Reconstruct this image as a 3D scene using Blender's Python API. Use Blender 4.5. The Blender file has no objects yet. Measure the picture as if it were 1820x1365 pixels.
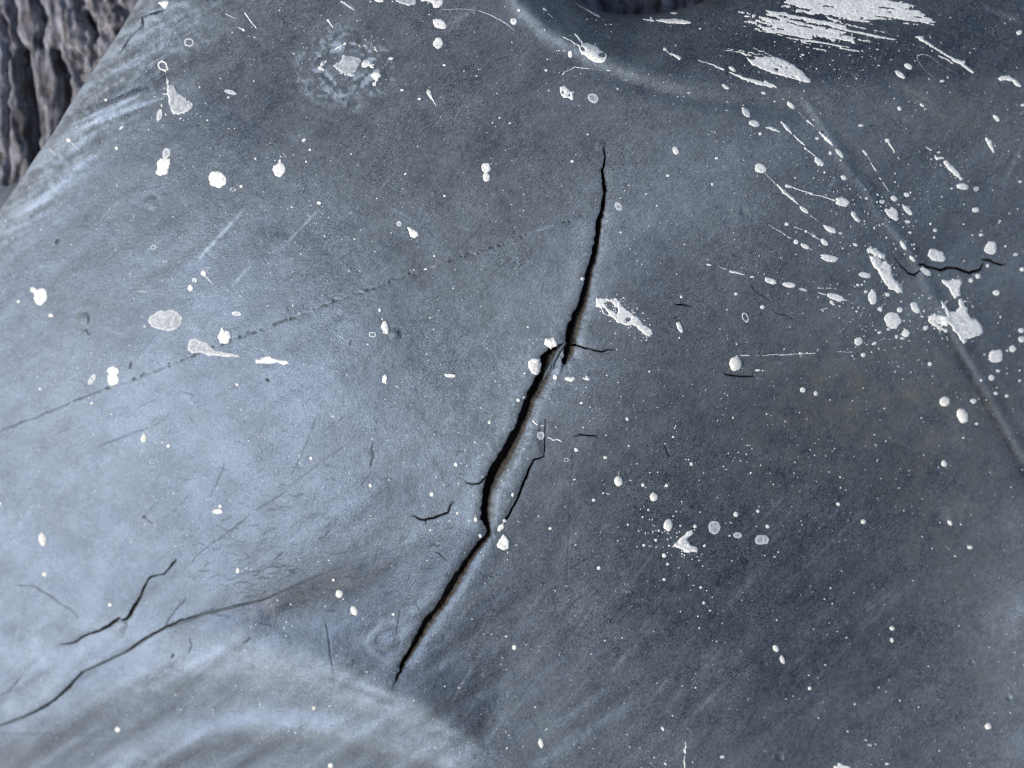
import bpy, math, random
import numpy as np

# ------------------------------------------------------------------ camera, sky, sun, exposure
S = 0.00012                      # metres per photograph pixel on the plane z = 0
CU, CV = 910.0, 682.5
LENS = 35.0
H = CU / (18.0 / LENS)           # camera height in pixel units
sc = bpy.context.scene
col = sc.collection
cam_d = bpy.data.cameras.new('camera')
cam = bpy.data.objects.new('camera', cam_d)
col.objects.link(cam)
cam.location = (0, 0, H * S)
cam_d.lens = LENS
cam_d.sensor_width = 36.0
cam_d.clip_start = 0.005
cam_d.clip_end = 50.0
cam_d.dof.use_dof = True
cam_d.dof.focus_distance = (H + 25) * S
cam_d.dof.aperture_fstop = 9.5
sc.camera = cam

SUN_EL = math.radians(38)
SUN_AZ = math.atan2(-0.42, -0.9)          # where the light comes from, in the xy plane
world = bpy.data.worlds.new('World')
sc.world = world
world.use_nodes = True
wn = world.node_tree
bg = wn.nodes['Background']
sky = wn.nodes.new('ShaderNodeTexSky')
sky.sky_type = 'NISHITA'
sky.sun_disc = False
sky.sun_elevation = SUN_EL
sky.sun_rotation = math.pi / 2 - SUN_AZ
sky.dust_density = 2.5
sky.air_density = 1.0
wn.links.new(sky.outputs[0], bg.inputs[0])
bg.inputs[1].default_value = 0.075
sun_d = bpy.data.lights.new('sun', 'SUN')
sun_d.energy = 1.5
sun_d.angle = math.radians(22)
sun_d.color = (1.0, 0.985, 0.96)
sun = bpy.data.objects.new('sun', sun_d)
col.objects.link(sun)
sun.rotation_euler = (math.pi / 2 - SUN_EL, 0, SUN_AZ + math.pi / 2)
sc.view_settings.view_transform = 'Standard'
sc.view_settings.look = 'None'
sc.view_settings.exposure = 0.93
sc.view_settings.gamma = 1.0
sc.render.engine = 'CYCLES'
sc.cycles.filter_width = 1.15

rnd = random.Random(7)

# ------------------------------------------------------------------ numeric helpers
def _hash(ix, iy, seed):
    h = (ix.astype(np.int64) * 374761393 + iy.astype(np.int64) * 668265263 + seed * 974634777) & 0xffffffff
    h = ((h ^ (h >> 13)) * 1274126177) & 0xffffffff
    h = (h ^ (h >> 16)) & 0xffffffff
    return h / 4294967295.0

def noise(u, v, s, seed=0, sv=None):
    """smooth value noise in -1..1 with feature size s (sv along v)"""
    x = np.asarray(u, float) / s
    y = np.asarray(v, float) / (sv or s)
    ix = np.floor(x); iy = np.floor(y)
    fx = x - ix; fy = y - iy
    fx = fx * fx * fx * (fx * (fx * 6 - 15) + 10); fy = fy * fy * fy * (fy * (fy * 6 - 15) + 10)
    a = _hash(ix, iy, seed); b = _hash(ix + 1, iy, seed)
    c = _hash(ix, iy + 1, seed); d = _hash(ix + 1, iy + 1, seed)
    return ((a + (b - a) * fx) * (1 - fy) + (c + (d - c) * fx) * fy) * 2 - 1

def fbm(u, v, s, seed=0, octv=4, sv=None):
    t = 0; a = 1; n = 0
    for k in range(octv):
        t = t + a * noise(u, v, s, seed + k * 17, sv); n += a
        a *= 0.5; s *= 0.5
        if sv: sv *= 0.5
    return t / n

def rotc(u, v, deg):
    a = math.radians(deg)
    return u * math.cos(a) + v * math.sin(a), -u * math.sin(a) + v * math.cos(a)

def sp(x, k):
    return k * np.logaddexp(0, x / k)

def sstep(a, b, x):
    t = np.clip((x - a) / (b - a), 0, 1)
    return t * t * (3 - 2 * t)

def gau(u, v, cu, cv, ru, rv, deg=0):
    x, y = rotc(u - cu, v - cv, deg)
    return np.exp(-(x / ru) ** 2 - (y / rv) ** 2)

def poly_dist(u, v, pts):
    """distance to an open polyline, position along it (in points), signed side"""
    best = np.full(np.shape(u), 1e9); tt = np.zeros(np.shape(u)); side = np.zeros(np.shape(u))
    for i in range(len(pts) - 1):
        x0, y0 = pts[i][:2]; x1, y1 = pts[i + 1][:2]
        dx, dy = x1 - x0, y1 - y0
        L = dx * dx + dy * dy + 1e-9
        t = np.clip(((u - x0) * dx + (v - y0) * dy) / L, 0, 1)
        d = np.hypot(u - x0 - t * dx, v - y0 - t * dy)
        m = d < best
        best = np.where(m, d, best); tt = np.where(m, i + t, tt)
        side = np.where(m, np.sign((u - x0) * dy - (v - y0) * dx), side)
    return best, tt, side

def poly_sdf(u, v, pts):
    """signed distance to a closed polygon, positive inside"""
    d, _, _ = poly_dist(u, v, list(pts) + [pts[0]])
    ins = np.zeros(np.shape(u), bool)
    n = len(pts)
    for i in range(n):
        x0, y0 = pts[i][:2]; x1, y1 = pts[(i + 1) % n][:2]
        if y0 == y1: continue
        c = ((y0 > v) != (y1 > v)) & (u < (x1 - x0) * (v - y0) / (y1 - y0) + x0)
        ins ^= c
    return np.where(ins, d, -d)

def world_xyz(u, v, z):
    """point of the photograph (u, v) at height z -> metres"""
    k = (H - z) / H
    return np.stack([(u - CU) * k * S, (CV - v) * k * S, z * S], -1)

# ------------------------------------------------------------------ mesh helpers
def link(name, me, mat, parent=None, smooth=True):
    me.materials.append(mat)
    if smooth:
        me.polygons.foreach_set('use_smooth', np.ones(len(me.polygons), bool))
    o = bpy.data.objects.new(name, me)
    col.objects.link(o)
    if parent: o.parent = parent
    return o

def mesh_from(name, co, quads=None, polys=None, attrs=None):
    """fast mesh from an (n,3) array, an (m,4) quad array and a list of polygons"""
    me = bpy.data.meshes.new(name)
    quads = np.zeros((0, 4), np.int32) if quads is None else np.asarray(quads, np.int32)
    polys = polys or []
    loops = np.concatenate([quads.ravel()] + ([np.array([i for p in polys for i in p], np.int32)] if polys else []))
    sizes = np.concatenate([np.full(len(quads), 4, np.int32), np.array([len(p) for p in polys], np.int32)])
    starts = np.concatenate([[0], np.cumsum(sizes)[:-1]]).astype(np.int32)
    me.vertices.add(len(co)); me.vertices.foreach_set('co', np.asarray(co, np.float32).ravel())
    me.loops.add(len(loops)); me.loops.foreach_set('vertex_index', loops.astype(np.int32))
    me.polygons.add(len(sizes)); me.polygons.foreach_set('loop_start', starts)
    me.update(calc_edges=True)
    me.validate()
    for k, a in (attrs or {}).items():
        at = me.attributes.new(k, 'FLOAT', 'POINT')
        at.data.foreach_set('value', np.asarray(a, np.float32))
    return me

def clip_grid(us, vs, F, fields):
    """keep the part of a grid where F > 0, cut cleanly along F = 0.
    fields: list of (ny,nx) arrays. returns U, V, F, fields, quads, polys, contour edges"""
    ny, nx = F.shape
    UU, VV = np.meshgrid(us, vs)
    ins = F > 0
    idx = np.full(F.shape, -1, np.int64)
    idx[ins] = np.arange(ins.sum())
    chans = [UU[ins], VV[ins], F[ins]] + [f[ins] for f in fields]
    a, b, c, d = ins[:-1, :-1], ins[:-1, 1:], ins[1:, 1:], ins[1:, :-1]
    cnt = a.astype(int) + b + c + d
    jj, ii = np.nonzero(cnt == 4)
    quads = np.stack([idx[jj, ii], idx[jj + 1, ii], idx[jj + 1, ii + 1], idx[jj, ii + 1]], -1)
    jj, ii = np.nonzero((cnt > 0) & (cnt < 4))
    base = int(ins.sum()); extra = []; cut = {}
    polys = []; cont = []
    allf = [UU, VV, F] + list(fields)
    for j, i in zip(jj.tolist(), ii.tolist()):
        ring = [(j, i), (j + 1, i), (j + 1, i + 1), (j, i + 1)]
        p = []; kinds = []
        for k in range(4):
            q0, q1 = ring[k], ring[(k + 1) % 4]
            if ins[q0]:
                p.append(int(idx[q0])); kinds.append(0)
            if ins[q0] != ins[q1]:
                key = (q0, q1) if q0 < q1 else (q1, q0)
                if key not in cut:
                    fa, fb = F[key[0]], F[key[1]]
                    t = min(0.97, max(0.03, fa / (fa - fb)))
                    cut[key] = base + len(extra)
                    row = [f[key[0]] * (1 - t) + f[key[1]] * t for f in allf]
                    row[2] = 0.0
                    extra.append(row)
                p.append(cut[key]); kinds.append(1)
        n = len(p)
        if n >= 3:
            polys.append(p)
        for k in range(n):
            if kinds[k] and kinds[(k + 1) % n] and p[k] != p[(k + 1) % n]:
                cont.append((p[k], p[(k + 1) % n]))
    if extra:
        ex = np.array(extra, float)
        chans = [np.concatenate([ch, ex[:, k]]) for k, ch in enumerate(chans)]
    return chans, quads, polys, cont

# ------------------------------------------------------------------ materials
def new_mat(name):
    m = bpy.data.materials.new(name); m.use_nodes = True
    nt = m.node_tree
    return m, nt, nt.nodes['Principled BSDF']

class NT:
    """tiny node-building helper"""
    def __init__(s, nt): s.nt = nt; s.co = nt.nodes.new('ShaderNodeTexCoord')
    def n(s, t, **kw):
        x = s.nt.nodes.new(t)
        for k, v in kw.items(): setattr(x, k, v)
        return x
    def l(s, a, b): s.nt.links.new(a, b)
    def vec(s, scale=(1, 1, 1), rot=0):
        r = s.n('ShaderNodeMapping'); r.inputs['Rotation'].default_value = (0, 0, math.radians(rot))
        s.l(s.co.outputs['Object'], r.inputs[0])
        m = s.n('ShaderNodeMapping'); m.inputs['Scale'].default_value = scale
        s.l(r.outputs[0], m.inputs[0])
        return m.outputs[0]
    def noise(s, size_px, detail=3, rough=0.5, vec=None, dist=0):
        x = s.n('ShaderNodeTexNoise')
        x.inputs['Scale'].default_value = 1 / (size_px * S); x.inputs['Detail'].default_value = detail
        x.inputs['Roughness'].default_value = rough; x.inputs['Distortion'].default_value = dist
        s.l(vec if vec is not None else s.co.outputs['Object'], x.inputs['Vector'])
        return x.outputs['Fac']
    def voro(s, size_px, feature='F1', vec=None, rnd_=1.0):
        x = s.n('ShaderNodeTexVoronoi', feature=feature)
        x.inputs['Scale'].default_value = 1 / (size_px * S); x.inputs['Randomness'].default_value = rnd_
        s.l(vec if vec is not None else s.co.outputs['Object'], x.inputs['Vector'])
        return x
    def ramp(s, fac, a, b, lo=0.0, hi=1.0):
        x = s.n('ShaderNodeMapRange'); x.interpolation_type = 'SMOOTHSTEP'
        s.l(fac, x.inputs[0])
        for i, v in zip((1, 2, 3, 4), (a, b, lo, hi)): x.inputs[i].default_value = v
        return x.outputs[0]
    def math(s, op, a, b=None, clamp=False):
        x = s.n('ShaderNodeMath', operation=op, use_clamp=clamp)
        for i, v in enumerate((a, b)):
            if v is None: continue
            if isinstance(v, (int, float)): x.inputs[i].default_value = v
            else: s.l(v, x.inputs[i])
        return x.outputs[0]
    def mix(s, fac, a, b):
        x = s.n('ShaderNodeMix', data_type='RGBA')
        if isinstance(fac, (int, float)): x.inputs[0].default_value = fac
        else: s.l(fac, x.inputs[0])
        for i, v in ((6, a), (7, b)):
            if isinstance(v, tuple): x.inputs[i].default_value = (*v, 1)
            else: s.l(v, x.inputs[i])
        return x.outputs[2]
    def attr(s, name):
        x = s.n('ShaderNodeAttribute', attribute_name=name)
        return x.outputs['Fac']
    def bump(s, h, dist_px, strength=1.0, prev=None):
        x = s.n('ShaderNodeBump'); x.inputs['Distance'].default_value = dist_px * S
        x.inputs['Strength'].default_value = strength
        s.l(h, x.inputs['Height'])
        if prev is not None: s.l(prev, x.inputs['Normal'])
        return x.outputs[0]

def rubber_material():
    m, nt, b = new_mat('weathered_rubber')
    k = NT(nt)
    bloom_and_light, stain, dirt = k.attr('bloom_and_light'), k.attr('stain'), k.attr('dirt')
    n1 = k.noise(60, 5, 0.62)
    n2 = k.noise(14, 4, 0.6)
    g = k.noise(2.5, 3, 0.65)
    gs = k.noise(3.0, 3, 0.6, vec=k.vec((1.0, 0.28, 1), 38))
    f = k.math('ADD', bloom_and_light, k.math('MULTIPLY', k.math('SUBTRACT', n1, 0.5), 0.28))
    f = k.math('ADD', f, k.math('MULTIPLY', k.math('SUBTRACT', n2, 0.5), 0.22))
    ga = k.ramp(k.noise(130, 4, 0.6), 0.35, 0.65, 0.45, 1.35)
    f = k.math('ADD', f, k.math('MULTIPLY', k.math('MULTIPLY', k.math('SUBTRACT', g, 0.5), 1.15), ga))
    f = k.math('ADD', f, k.math('MULTIPLY', k.math('SUBTRACT', k.noise(75, 6, 0.68, vec=k.vec((1, 0.4, 1), 35), dist=0.6), 0.5), 0.30))
    f = k.math('ADD', f, k.math('MULTIPLY', k.math('SUBTRACT', gs, 0.5), 0.6), clamp=True)
    c = k.mix(k.math('MULTIPLY', f, 2.2, True), (0.014, 0.017, 0.018), (0.130, 0.148, 0.153))
    c = k.mix(k.ramp(f, 0.38, 1.0), c, (0.305, 0.350, 0.405))  # blue of the sky sheen put into the palest tone
    st = k.math('MULTIPLY', stain, k.ramp(k.noise(38, 5, 0.65), 0.3, 0.7), clamp=True)
    c = k.mix(k.math('MULTIPLY', st, 0.62), c, (0.150, 0.142, 0.108))
    # pin-point pale dust grains
    v = k.voro(8.0)
    dots = k.ramp(v.outputs['Distance'], 0.05, 0.13, 1.0, 0.0)
    w = k.n('ShaderNodeSeparateColor'); k.l(v.outputs['Color'], w.inputs[0])
    dots = k.math('MULTIPLY', dots, k.ramp(w.outputs[0], 0.60, 0.85))
    v2 = k.voro(15.0)
    d2 = k.ramp(v2.outputs['Distance'], 0.05, 0.10, 1.0, 0.0)
    w2 = k.n('ShaderNodeSeparateColor'); k.l(v2.outputs['Color'], w2.inputs[0])
    d2 = k.math('MULTIPLY', d2, k.ramp(w2.outputs[1], 0.5, 0.7))
    dots = k.math('MAXIMUM', k.math('MULTIPLY', dots, 0.6), k.math('MULTIPLY', d2, 0.8))
    c = k.mix(dots, c, (0.60, 0.63, 0.66))
    c = k.mix(k.math('MULTIPLY', dirt, 0.93), c, (0.010, 0.009, 0.009))
    k.l(c, b.inputs['Base Color'])
    r = k.ramp(k.noise(90, 5, 0.6), 0.3, 0.7, 0.37, 0.49)
    r = k.math('ADD', r, k.math('MULTIPLY', dirt, 0.4), clamp=True)
    k.l(r, b.inputs['Roughness'])
    b.inputs['Specular IOR Level'].default_value = 0.74
    b.inputs['Specular Tint'].default_value = (0.46, 0.64, 1.0, 1)
    b1 = k.bump(k.noise(4.5, 4, 0.7), 1.3, 0.6)
    vb = k.voro(7.5, 'DISTANCE_TO_EDGE')
    b2 = k.bump(k.ramp(vb.outputs['Distance'], 0.0, 0.25), 0.3, 0.35, b1)
    k.l(b2, b.inputs['Normal'])
    return m

def paint_material(name, white, thin=0.0, pit=0.55):
    m, nt, b = new_mat(name)
    k = NT(nt)
    n = k.noise(5, 4, 0.65); n2 = k.noise(22, 3, 0.5)
    e = k.attr('edge')
    c = k.mix(k.ramp(n, 0.35, 0.6), tuple(x * 0.74 for x in white), white)
    c = k.mix(k.math('MULTIPLY', k.ramp(n2, 0.45, 0.75), 0.35), c, (0.50, 0.50, 0.49))
    holes = k.math('MULTIPLY', k.ramp(k.noise(4.2, 3, 0.7), 0.56, 0.66), pit)
    c = k.mix(holes, c, (0.17, 0.185, 0.20))
    if thin > 0:
        t = k.ramp(e, 1.0, 4.5, 0.0, 1.0)
        t = k.math('MULTIPLY', t, k.ramp(k.noise(7, 4, 0.7), 0.38, 0.62, thin * 1.5, thin * 0.5), clamp=True)
        c = k.mix(t, c, (0.21, 0.235, 0.265))
    k.l(c, b.inputs['Base Color'])
    b.inputs['Roughness'].default_value = 0.62
    b.inputs['Specular IOR Level'].default_value = 0.35
    k.l(k.bump(k.noise(4, 4, 0.65), 1.8, 0.5), b.inputs['Normal'])
    return m

def wall_material():
    m, nt, b = new_mat('torn_rubber')
    k = NT(nt)
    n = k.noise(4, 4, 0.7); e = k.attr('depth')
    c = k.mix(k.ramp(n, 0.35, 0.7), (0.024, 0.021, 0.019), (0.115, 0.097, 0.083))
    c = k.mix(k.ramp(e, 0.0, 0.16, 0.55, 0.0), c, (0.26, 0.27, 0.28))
    k.l(c, b.inputs['Base Color']); b.inputs['Roughness'].default_value = 0.8
    k.l(k.bump(k.noise(3.5, 4, 0.7), 2.5, 0.8), b.inputs['Normal'])
    return m

def lining_material():
    m, nt, b = new_mat('woven_lining')
    k = NT(nt)
    c = k.mix(k.ramp(k.noise(5, 4, 0.7), 0.3, 0.7), (0.012, 0.010, 0.009), (0.045, 0.036, 0.028))
    k.l(c, b.inputs['Base Color']); b.inputs['Roughness'].default_value = 0.9
    k.l(k.bump(k.noise(3, 3, 0.7), 2, 0.8), b.inputs['Normal'])
    return m

def wood_material():
    m, nt, b = new_mat('weathered_wood')
    k = NT(nt)
    v = k.vec((1, 0.12, 1), 0)
    f = k.noise(16, 6, 0.7, vec=v, dist=0.4)
    p = k.noise(50, 5, 0.7)
    q = k.noise(7, 4, 0.7)
    c = k.mix(k.ramp(f, 0.36, 0.64), (0.060, 0.055, 0.058), (0.36, 0.355, 0.385))
    c = k.mix(k.ramp(p, 0.50, 0.68, 0, 0.75), c, (0.085, 0.064, 0.055))
    c = k.mix(k.ramp(q, 0.60, 0.72, 0, 0.5), c, (0.50, 0.50, 0.53))
    k.l(c, b.inputs['Base Color']); b.inputs['Roughness'].default_value = 0.8
    k.l(k.bump(k.noise(9, 5, 0.7, vec=v), 6, 0.8), b.inputs['Normal'])
    return m

def ground_material():
    m, nt, b = new_mat('dark_earth')
    k = NT(nt)
    c = k.mix(k.ramp(k.noise(40, 6, 0.7), 0.35, 0.65), (0.03, 0.024, 0.02), (0.11, 0.09, 0.075))
    k.l(c, b.inputs['Base Color']); b.inputs['Roughness'].default_value = 0.95
    k.l(k.bump(k.noise(30, 6, 0.7), 20, 0.8), b.inputs['Normal'])
    return m

M_RUB = rubber_material()
M_WHITE = paint_material('dried_white_paint', (0.91, 0.90, 0.84))
M_DROP = paint_material('thick_white_paint', (0.84, 0.82, 0.74), 0, 0.15)
M_THIN = paint_material('worn_white_paint', (0.68, 0.70, 0.70), 0.5, 0.5)
M_WALL = wall_material(); M_LIN = lining_material(); M_WOOD = wood_material(); M_GND = ground_material()

# ------------------------------------------------------------------ outlines and cracks, in photograph pixels
LEFT_EDGE = [(560, -520), (400, -262), (300, -92), (246, 0), (210, 61), (177, 109), (141, 162), (121, 192), (96, 235),
             (68, 273), (35, 323), (0, 373), (-150, 590), (-400, 900), (-900, 1500)]
BODY = LEFT_EDGE + [(-900, 2300), (2900, 2300), (2900, -520)]
GAP = [(985, -60), (1029, -1), (1041, 10), (1062, 19), (1087, 25), (1125, 28), (1163, 26), (1200, 19), (1231, 12), (1250, 4),
       (1290, -1), (1330, -14), (1380, -60), (1420, -600), (960, -600)]

CRACKS = {   # (u, v, full width)
 'main': [(1074, 263, 1.5), (1075, 285, 3), (1071, 300, 4), (1073, 318, 4.5), (1075, 340, 5), (1071, 373, 7), (1065, 390, 9), (1062, 423, 8),
          (1056, 454, 9), (1048, 480, 10), (1042, 512, 12), (1036, 537, 13), (1027, 560, 16), (1017, 588, 18), (1015, 606, 17),
          (1009, 630, 14), (1003, 645, 6)],
 'lower': [(1004, 612, 2), (993, 616, 9), (982, 626, 17), (972, 641, 22), (967, 663, 19), (958, 682, 17), (945, 705, 17), (933, 736, 16),
           (923, 763, 16), (909, 789, 18), (896, 814, 21), (877, 843, 19), (868, 870, 15), (863, 900, 14), (862, 920, 13), (867, 936, 8),
           (870, 944, 5), (868, 950, 7), (854, 966, 10), (839, 986, 10), (821, 1014, 12), (805, 1040, 15), (791, 1065, 12), (776, 1086, 11),
           (761, 1102, 14), (748, 1126, 11), (735, 1149, 10), (723, 1169, 8), (714, 1184, 7), (711, 1194, 4), (705, 1204, 3.5), (700, 1217, 1)],
 'side': [(969, 745, 1.5), (968, 790, 2), (967, 811, 2.2), (948, 818, 3.2), (940, 834, 4.5), (928, 867, 4.5), (919, 888, 4), (911, 902, 4), (905, 914, 4.5),
          (896, 929, 3), (885, 941, 2)],
 'seam_a': [(40, 1275, 1.2), (60, 1266, 2), (73, 1260, 2.2), (96, 1245, 3), (110, 1233, 3.2), (124, 1220, 2.8), (147, 1194, 1.4)],
 'seam_b': [(222, 1160, 1.2), (236, 1150, 2.2), (250, 1139, 2.6), (281, 1122, 3.8), (300, 1112, 2.6), (321, 1103, 2.6), (350, 1094, 1.3)],
 'fork': [(733, 917, 1.2), (746, 923, 2.2), (756, 924, 3), (770, 920, 2.8), (784, 915, 3), (797, 911, 2.6), (800, 901, 2), (807, 892, 1)],
 'spur': [(866, 846, 3.4), (858, 853, 2.6), (852, 859, 2.4), (839, 861, 1.8), (828, 858, 1)],
 'junction': [(1022, 612, 2.6), (1036, 618, 3), (1050, 620, 2), (1062, 624, 2.4), (1070, 625, 2.4), (1080, 622, 1.8), (1092, 621, 1)],
 'nick_a': [(1021, 774, 1), (1032, 773, 2.4), (1045, 774, 2.8), (1060, 775, 1.6)],
 'nick_b': [(1288, 665, 1.2), (1298, 667, 2.4), (1310, 668, 2.2), (1325, 669, 2.4), (1339, 669, 1.4)],
 'nick_c': [(1200, 540, 1), (1209, 541, 2.2), (1220, 543, 2.2), (1228, 545, 1)],
 'right_a': [(1588, 456, 1), (1603, 474, 2), (1613, 484, 3), (1625, 489, 3.5), (1635, 480, 2.5)],
 'right_b': [(1634, 471, 3), (1641, 470, 4), (1648, 474, 4.5), (1673, 480, 4.5), (1684, 476, 5), (1696, 476, 5.5), (1710, 480, 5), (1724, 485, 6), (1742, 479, 4.5), (1747, 469, 1.5)],
 'right_c': [(1747, 461, 3), (1758, 462, 4.5), (1768, 467, 4), (1780, 471, 4), (1786, 470, 1)],
 'left_a': [(313, 995, 1.2), (303, 1008, 2.6), (298, 1013, 1.5), (290, 1021, 2.6), (283, 1022, 1), (270, 1024, 2.4), (263, 1032, 2.5), (257, 1042, 3.5), (251, 1058, 4), (247, 1066, 4), (240, 1076, 6), (231, 1094, 6),
            (224, 1101, 4.5), (217, 1101, 2)],
 'left_b': [(212, 1098, 3), (205, 1104, 5.5), (195, 1112, 5), (177, 1121, 3.4), (160, 1126, 3), (147, 1131, 3.2), (136, 1139, 2.6), (129, 1143, 2), (108, 1145, 1)],
}
HAIR = [     # points, width, strength
 ([(0, 1289), (20, 1283), (45, 1273), (73, 1260), (96, 1245), (124, 1220), (147, 1194), (187, 1178), (225, 1158), (250, 1139), (281, 1122),
   (321, 1103), (359, 1092), (397, 1081), (460, 1068), (478, 1063), (496, 1053)], 1.4, 0.85),
 
 ([(291, 1115), (303, 1098), (316, 1080), (330, 1064)], 1.3, 0.8),
 ([(496, 1053), (540, 1033), (620, 1002), (690, 980), (750, 962)], 1.2, 0.35),
 ([(0, 766), (30, 754), (58, 744), (110, 722), (150, 705), (190, 690)], 1.7, 0.7),
 ([(22, 1040), (60, 1042), (85, 1056), (101, 1069), (120, 1080), (140, 1098)], 2.6, 0.45),
 ([(0, 1237), (14, 1230), (40, 1200)], 1.7, 0.8),
 ([(1198, 539), (1208, 541), (1228, 545)], 1.8, 0.9), ([(1335, 506), (1341, 516), (1350, 522), (1362, 529), (1378, 536)], 2.0, 0.9),
 ([(1373, 550), (1379, 557), (1398, 560), (1412, 568)], 1.7, 0.8), ([(1288, 662), (1291, 667), (1310, 668), (1338, 669), (1339, 660)], 2.0, 1.0),
 ([(1021, 613), (1036, 618), (1050, 620), (1062, 624), (1070, 625), (1080, 622), (1092, 621)], 2.4, 1.0),
 ([(1019, 775), (1030, 773), (1045, 774), (1058, 774), (1064, 777)], 2.2, 1.0), ([(1181, 792), (1186, 803), (1191, 812)], 3.0, 0.9),
 ([(738, 918), (746, 923), (756, 924), (770, 920), (784, 915), (797, 911), (800, 901), (807, 892)], 2.4, 1.0), ([(757, 924), (756, 932)], 2.4, 0.9),
 ([(866, 846), (858, 853), (852, 859), (839, 861), (828, 858)], 2.2, 1.0), ([(845, 858), (836, 866)], 1.5, 0.8),
 ([(1019, 778), (1016, 850), (1013, 907), (1011, 965), (1008, 1030), (1007, 1085)], 1.3, 0.4), ([(1062, 778), (1061, 845)], 1.2, 0.3),
 ([(399, 824), (388, 855), (374, 882)], 1.5, 0.7), ([(445, 915), (400, 950), (360, 978), (349, 988), (340, 1002)], 1.6, 0.75),
 ([(505, 875), (480, 892), (455, 907)], 1.6, 0.7), ([(617, 789), (570, 822), (516, 864)], 1.2, 0.5), ([(566, 733), (545, 790), (518, 844)], 1.2, 0.5),
 ([(303, 733), (290, 746), (262, 760), (227, 773), (190, 787), (169, 796)], 1.5, 0.6), ([(337, 740), (345, 752)], 1.3, 0.5), ([(318, 694), (345, 702)], 1.5, 0.6),
 ([(664, 788), (661, 800), (665, 808), (662, 818), (659, 832)], 3.2, 0.8), ([(655, 803), (666, 812)], 2.2, 0.7), ([(660, 806), (671, 800)], 1.5, 0.6),
 ([(663, 838), (650, 852), (642, 862)], 1.4, 0.6),
 ([(579, 1103), (583, 1125), (585, 1146), (588, 1170), (593, 1197)], 1.6, 0.7), ([(711, 1083), (708, 1100), (705, 1126)], 1.4, 0.8),
 ([(738, 1070), (750, 1098)], 1.2, 0.5), ([(337, 1135), (341, 1148), (336, 1161)], 2.0, 0.7), ([(305, 1168), (310, 1163)], 3.2, 0.7), ([(270, 932), (257, 918), (252, 922)], 1.8, 0.8),
 ([(256, 918), (258, 918)], 4.5, 1.0), ([(258, 915), (275, 897)], 1.3, 0.6), ([(305, 912), (335, 882)], 1.2, 0.5),
 ([(100, 433), (104, 424)], 3.6, 1.0), ([(147, 590), (152, 585), (161, 597)], 2.0, 0.7), ([(231, 655), (233, 642)], 2.8, 0.8),
 ([(434, 1143), (446, 1134)], 2.6, 0.7), ([(5, 1305), (170, 1306)], 1.4, 0.35),
 ([(623, 613), (625, 604)], 2.0, 0.8), ([(778, 615), (788, 609)], 1.8, 0.7), ([(474, 673), (478, 678)], 3.0, 0.8),
 ([(600, 985), (612, 983), (620, 978)], 2.0, 0.8), ([(565, 960), (575, 955), (590, 942)], 1.8, 0.8), ([(490, 995), (503, 983)], 2.0, 0.8),
 ([(210, 97), (220, 85), (228, 72), (240, 56), (255, 46), (253, 32), (262, 26), (280, 22), (292, 16)], 4.2, 1.0),
 ([(770, 560), (760, 562)], 1.4, 0.4), ([(515, 555), (510, 545)], 1.3, 0.4), ([(775, 980), (795, 999)], 1.4, 0.7),
 ([(540, 470), (505, 500), (575, 455)], 1.2, 0.3), ([(636, 438), (600, 462)], 1.6, 0.4), ([(880, 107), (905, 100)], 1.6, 0.6),
 ([(1240, 745), (1262, 733)], 1.4, 0.4), ([(784, 775), (800, 772)], 1.6, 0.5),
 ([(1600, 163), (1625, 167), (1655, 188)], 3.0, 0.35), ([(1530, 320), (1543, 335), (1549, 346)], 2.0, 0.6),
]
# the long broken crease that crosses from the left edge to the crack: broken bits of it are open
CREASE = [(190, 690), (250, 668), (306, 646), (339, 632), (380, 617), (417, 602), (455, 590), (505, 570), (556, 552), (581, 541), (617, 527), (650, 516), (708, 495),
          (753, 479), (794, 464), (847, 449), (915, 426), (980, 402), (1040, 382)]
CREASE2 = [(1100, 366), (1147, 346), (1200, 330), (1250, 312), (1330, 280), (1420, 240), (1560, 222), (1640, 210)]

rr = random.Random(3)
def wiggle(u, v, ang, n, step, turn):
    pts = [(u, v)]
    for _ in range(n):
        a_ = ang + rr.uniform(-turn, turn)
        u += step * math.cos(a_); v += step * math.sin(a_)
        pts.append((u, v))
    return pts
for _ in range(190):      # fine crazing of the sun-baked area left of the split
    cu, cv = rr.gauss(600, 120), rr.gauss(930, 75)
    if rr.random() < 0.45: cu, cv = rr.gauss(470, 70), rr.gauss(1010, 45)
    HAIR.append((wiggle(cu, cv, rr.gauss(-0.18, 0.2) + (math.pi if rr.random() < .5 else 0), rr.randint(3, 9), rr.uniform(3, 6.5), 0.85), rr.uniform(0.9, 1.3), rr.uniform(0.15, 0.6)))
HAIR = [(p_, w_, k_ * 0.65 if (150 < p_[0][0] < 720 and 680 < p_[0][1] < 1010) else k_) for p_, w_, k_ in HAIR]
for _ in range(10):
    HAIR.append((wiggle(rr.uniform(20, 900), rr.uniform(600, 1150), rr.gauss(-0.75, 0.3), rr.randint(1, 3), rr.uniform(6, 14), 0.2), 1.2, rr.uniform(0.15, 0.4)))

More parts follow.
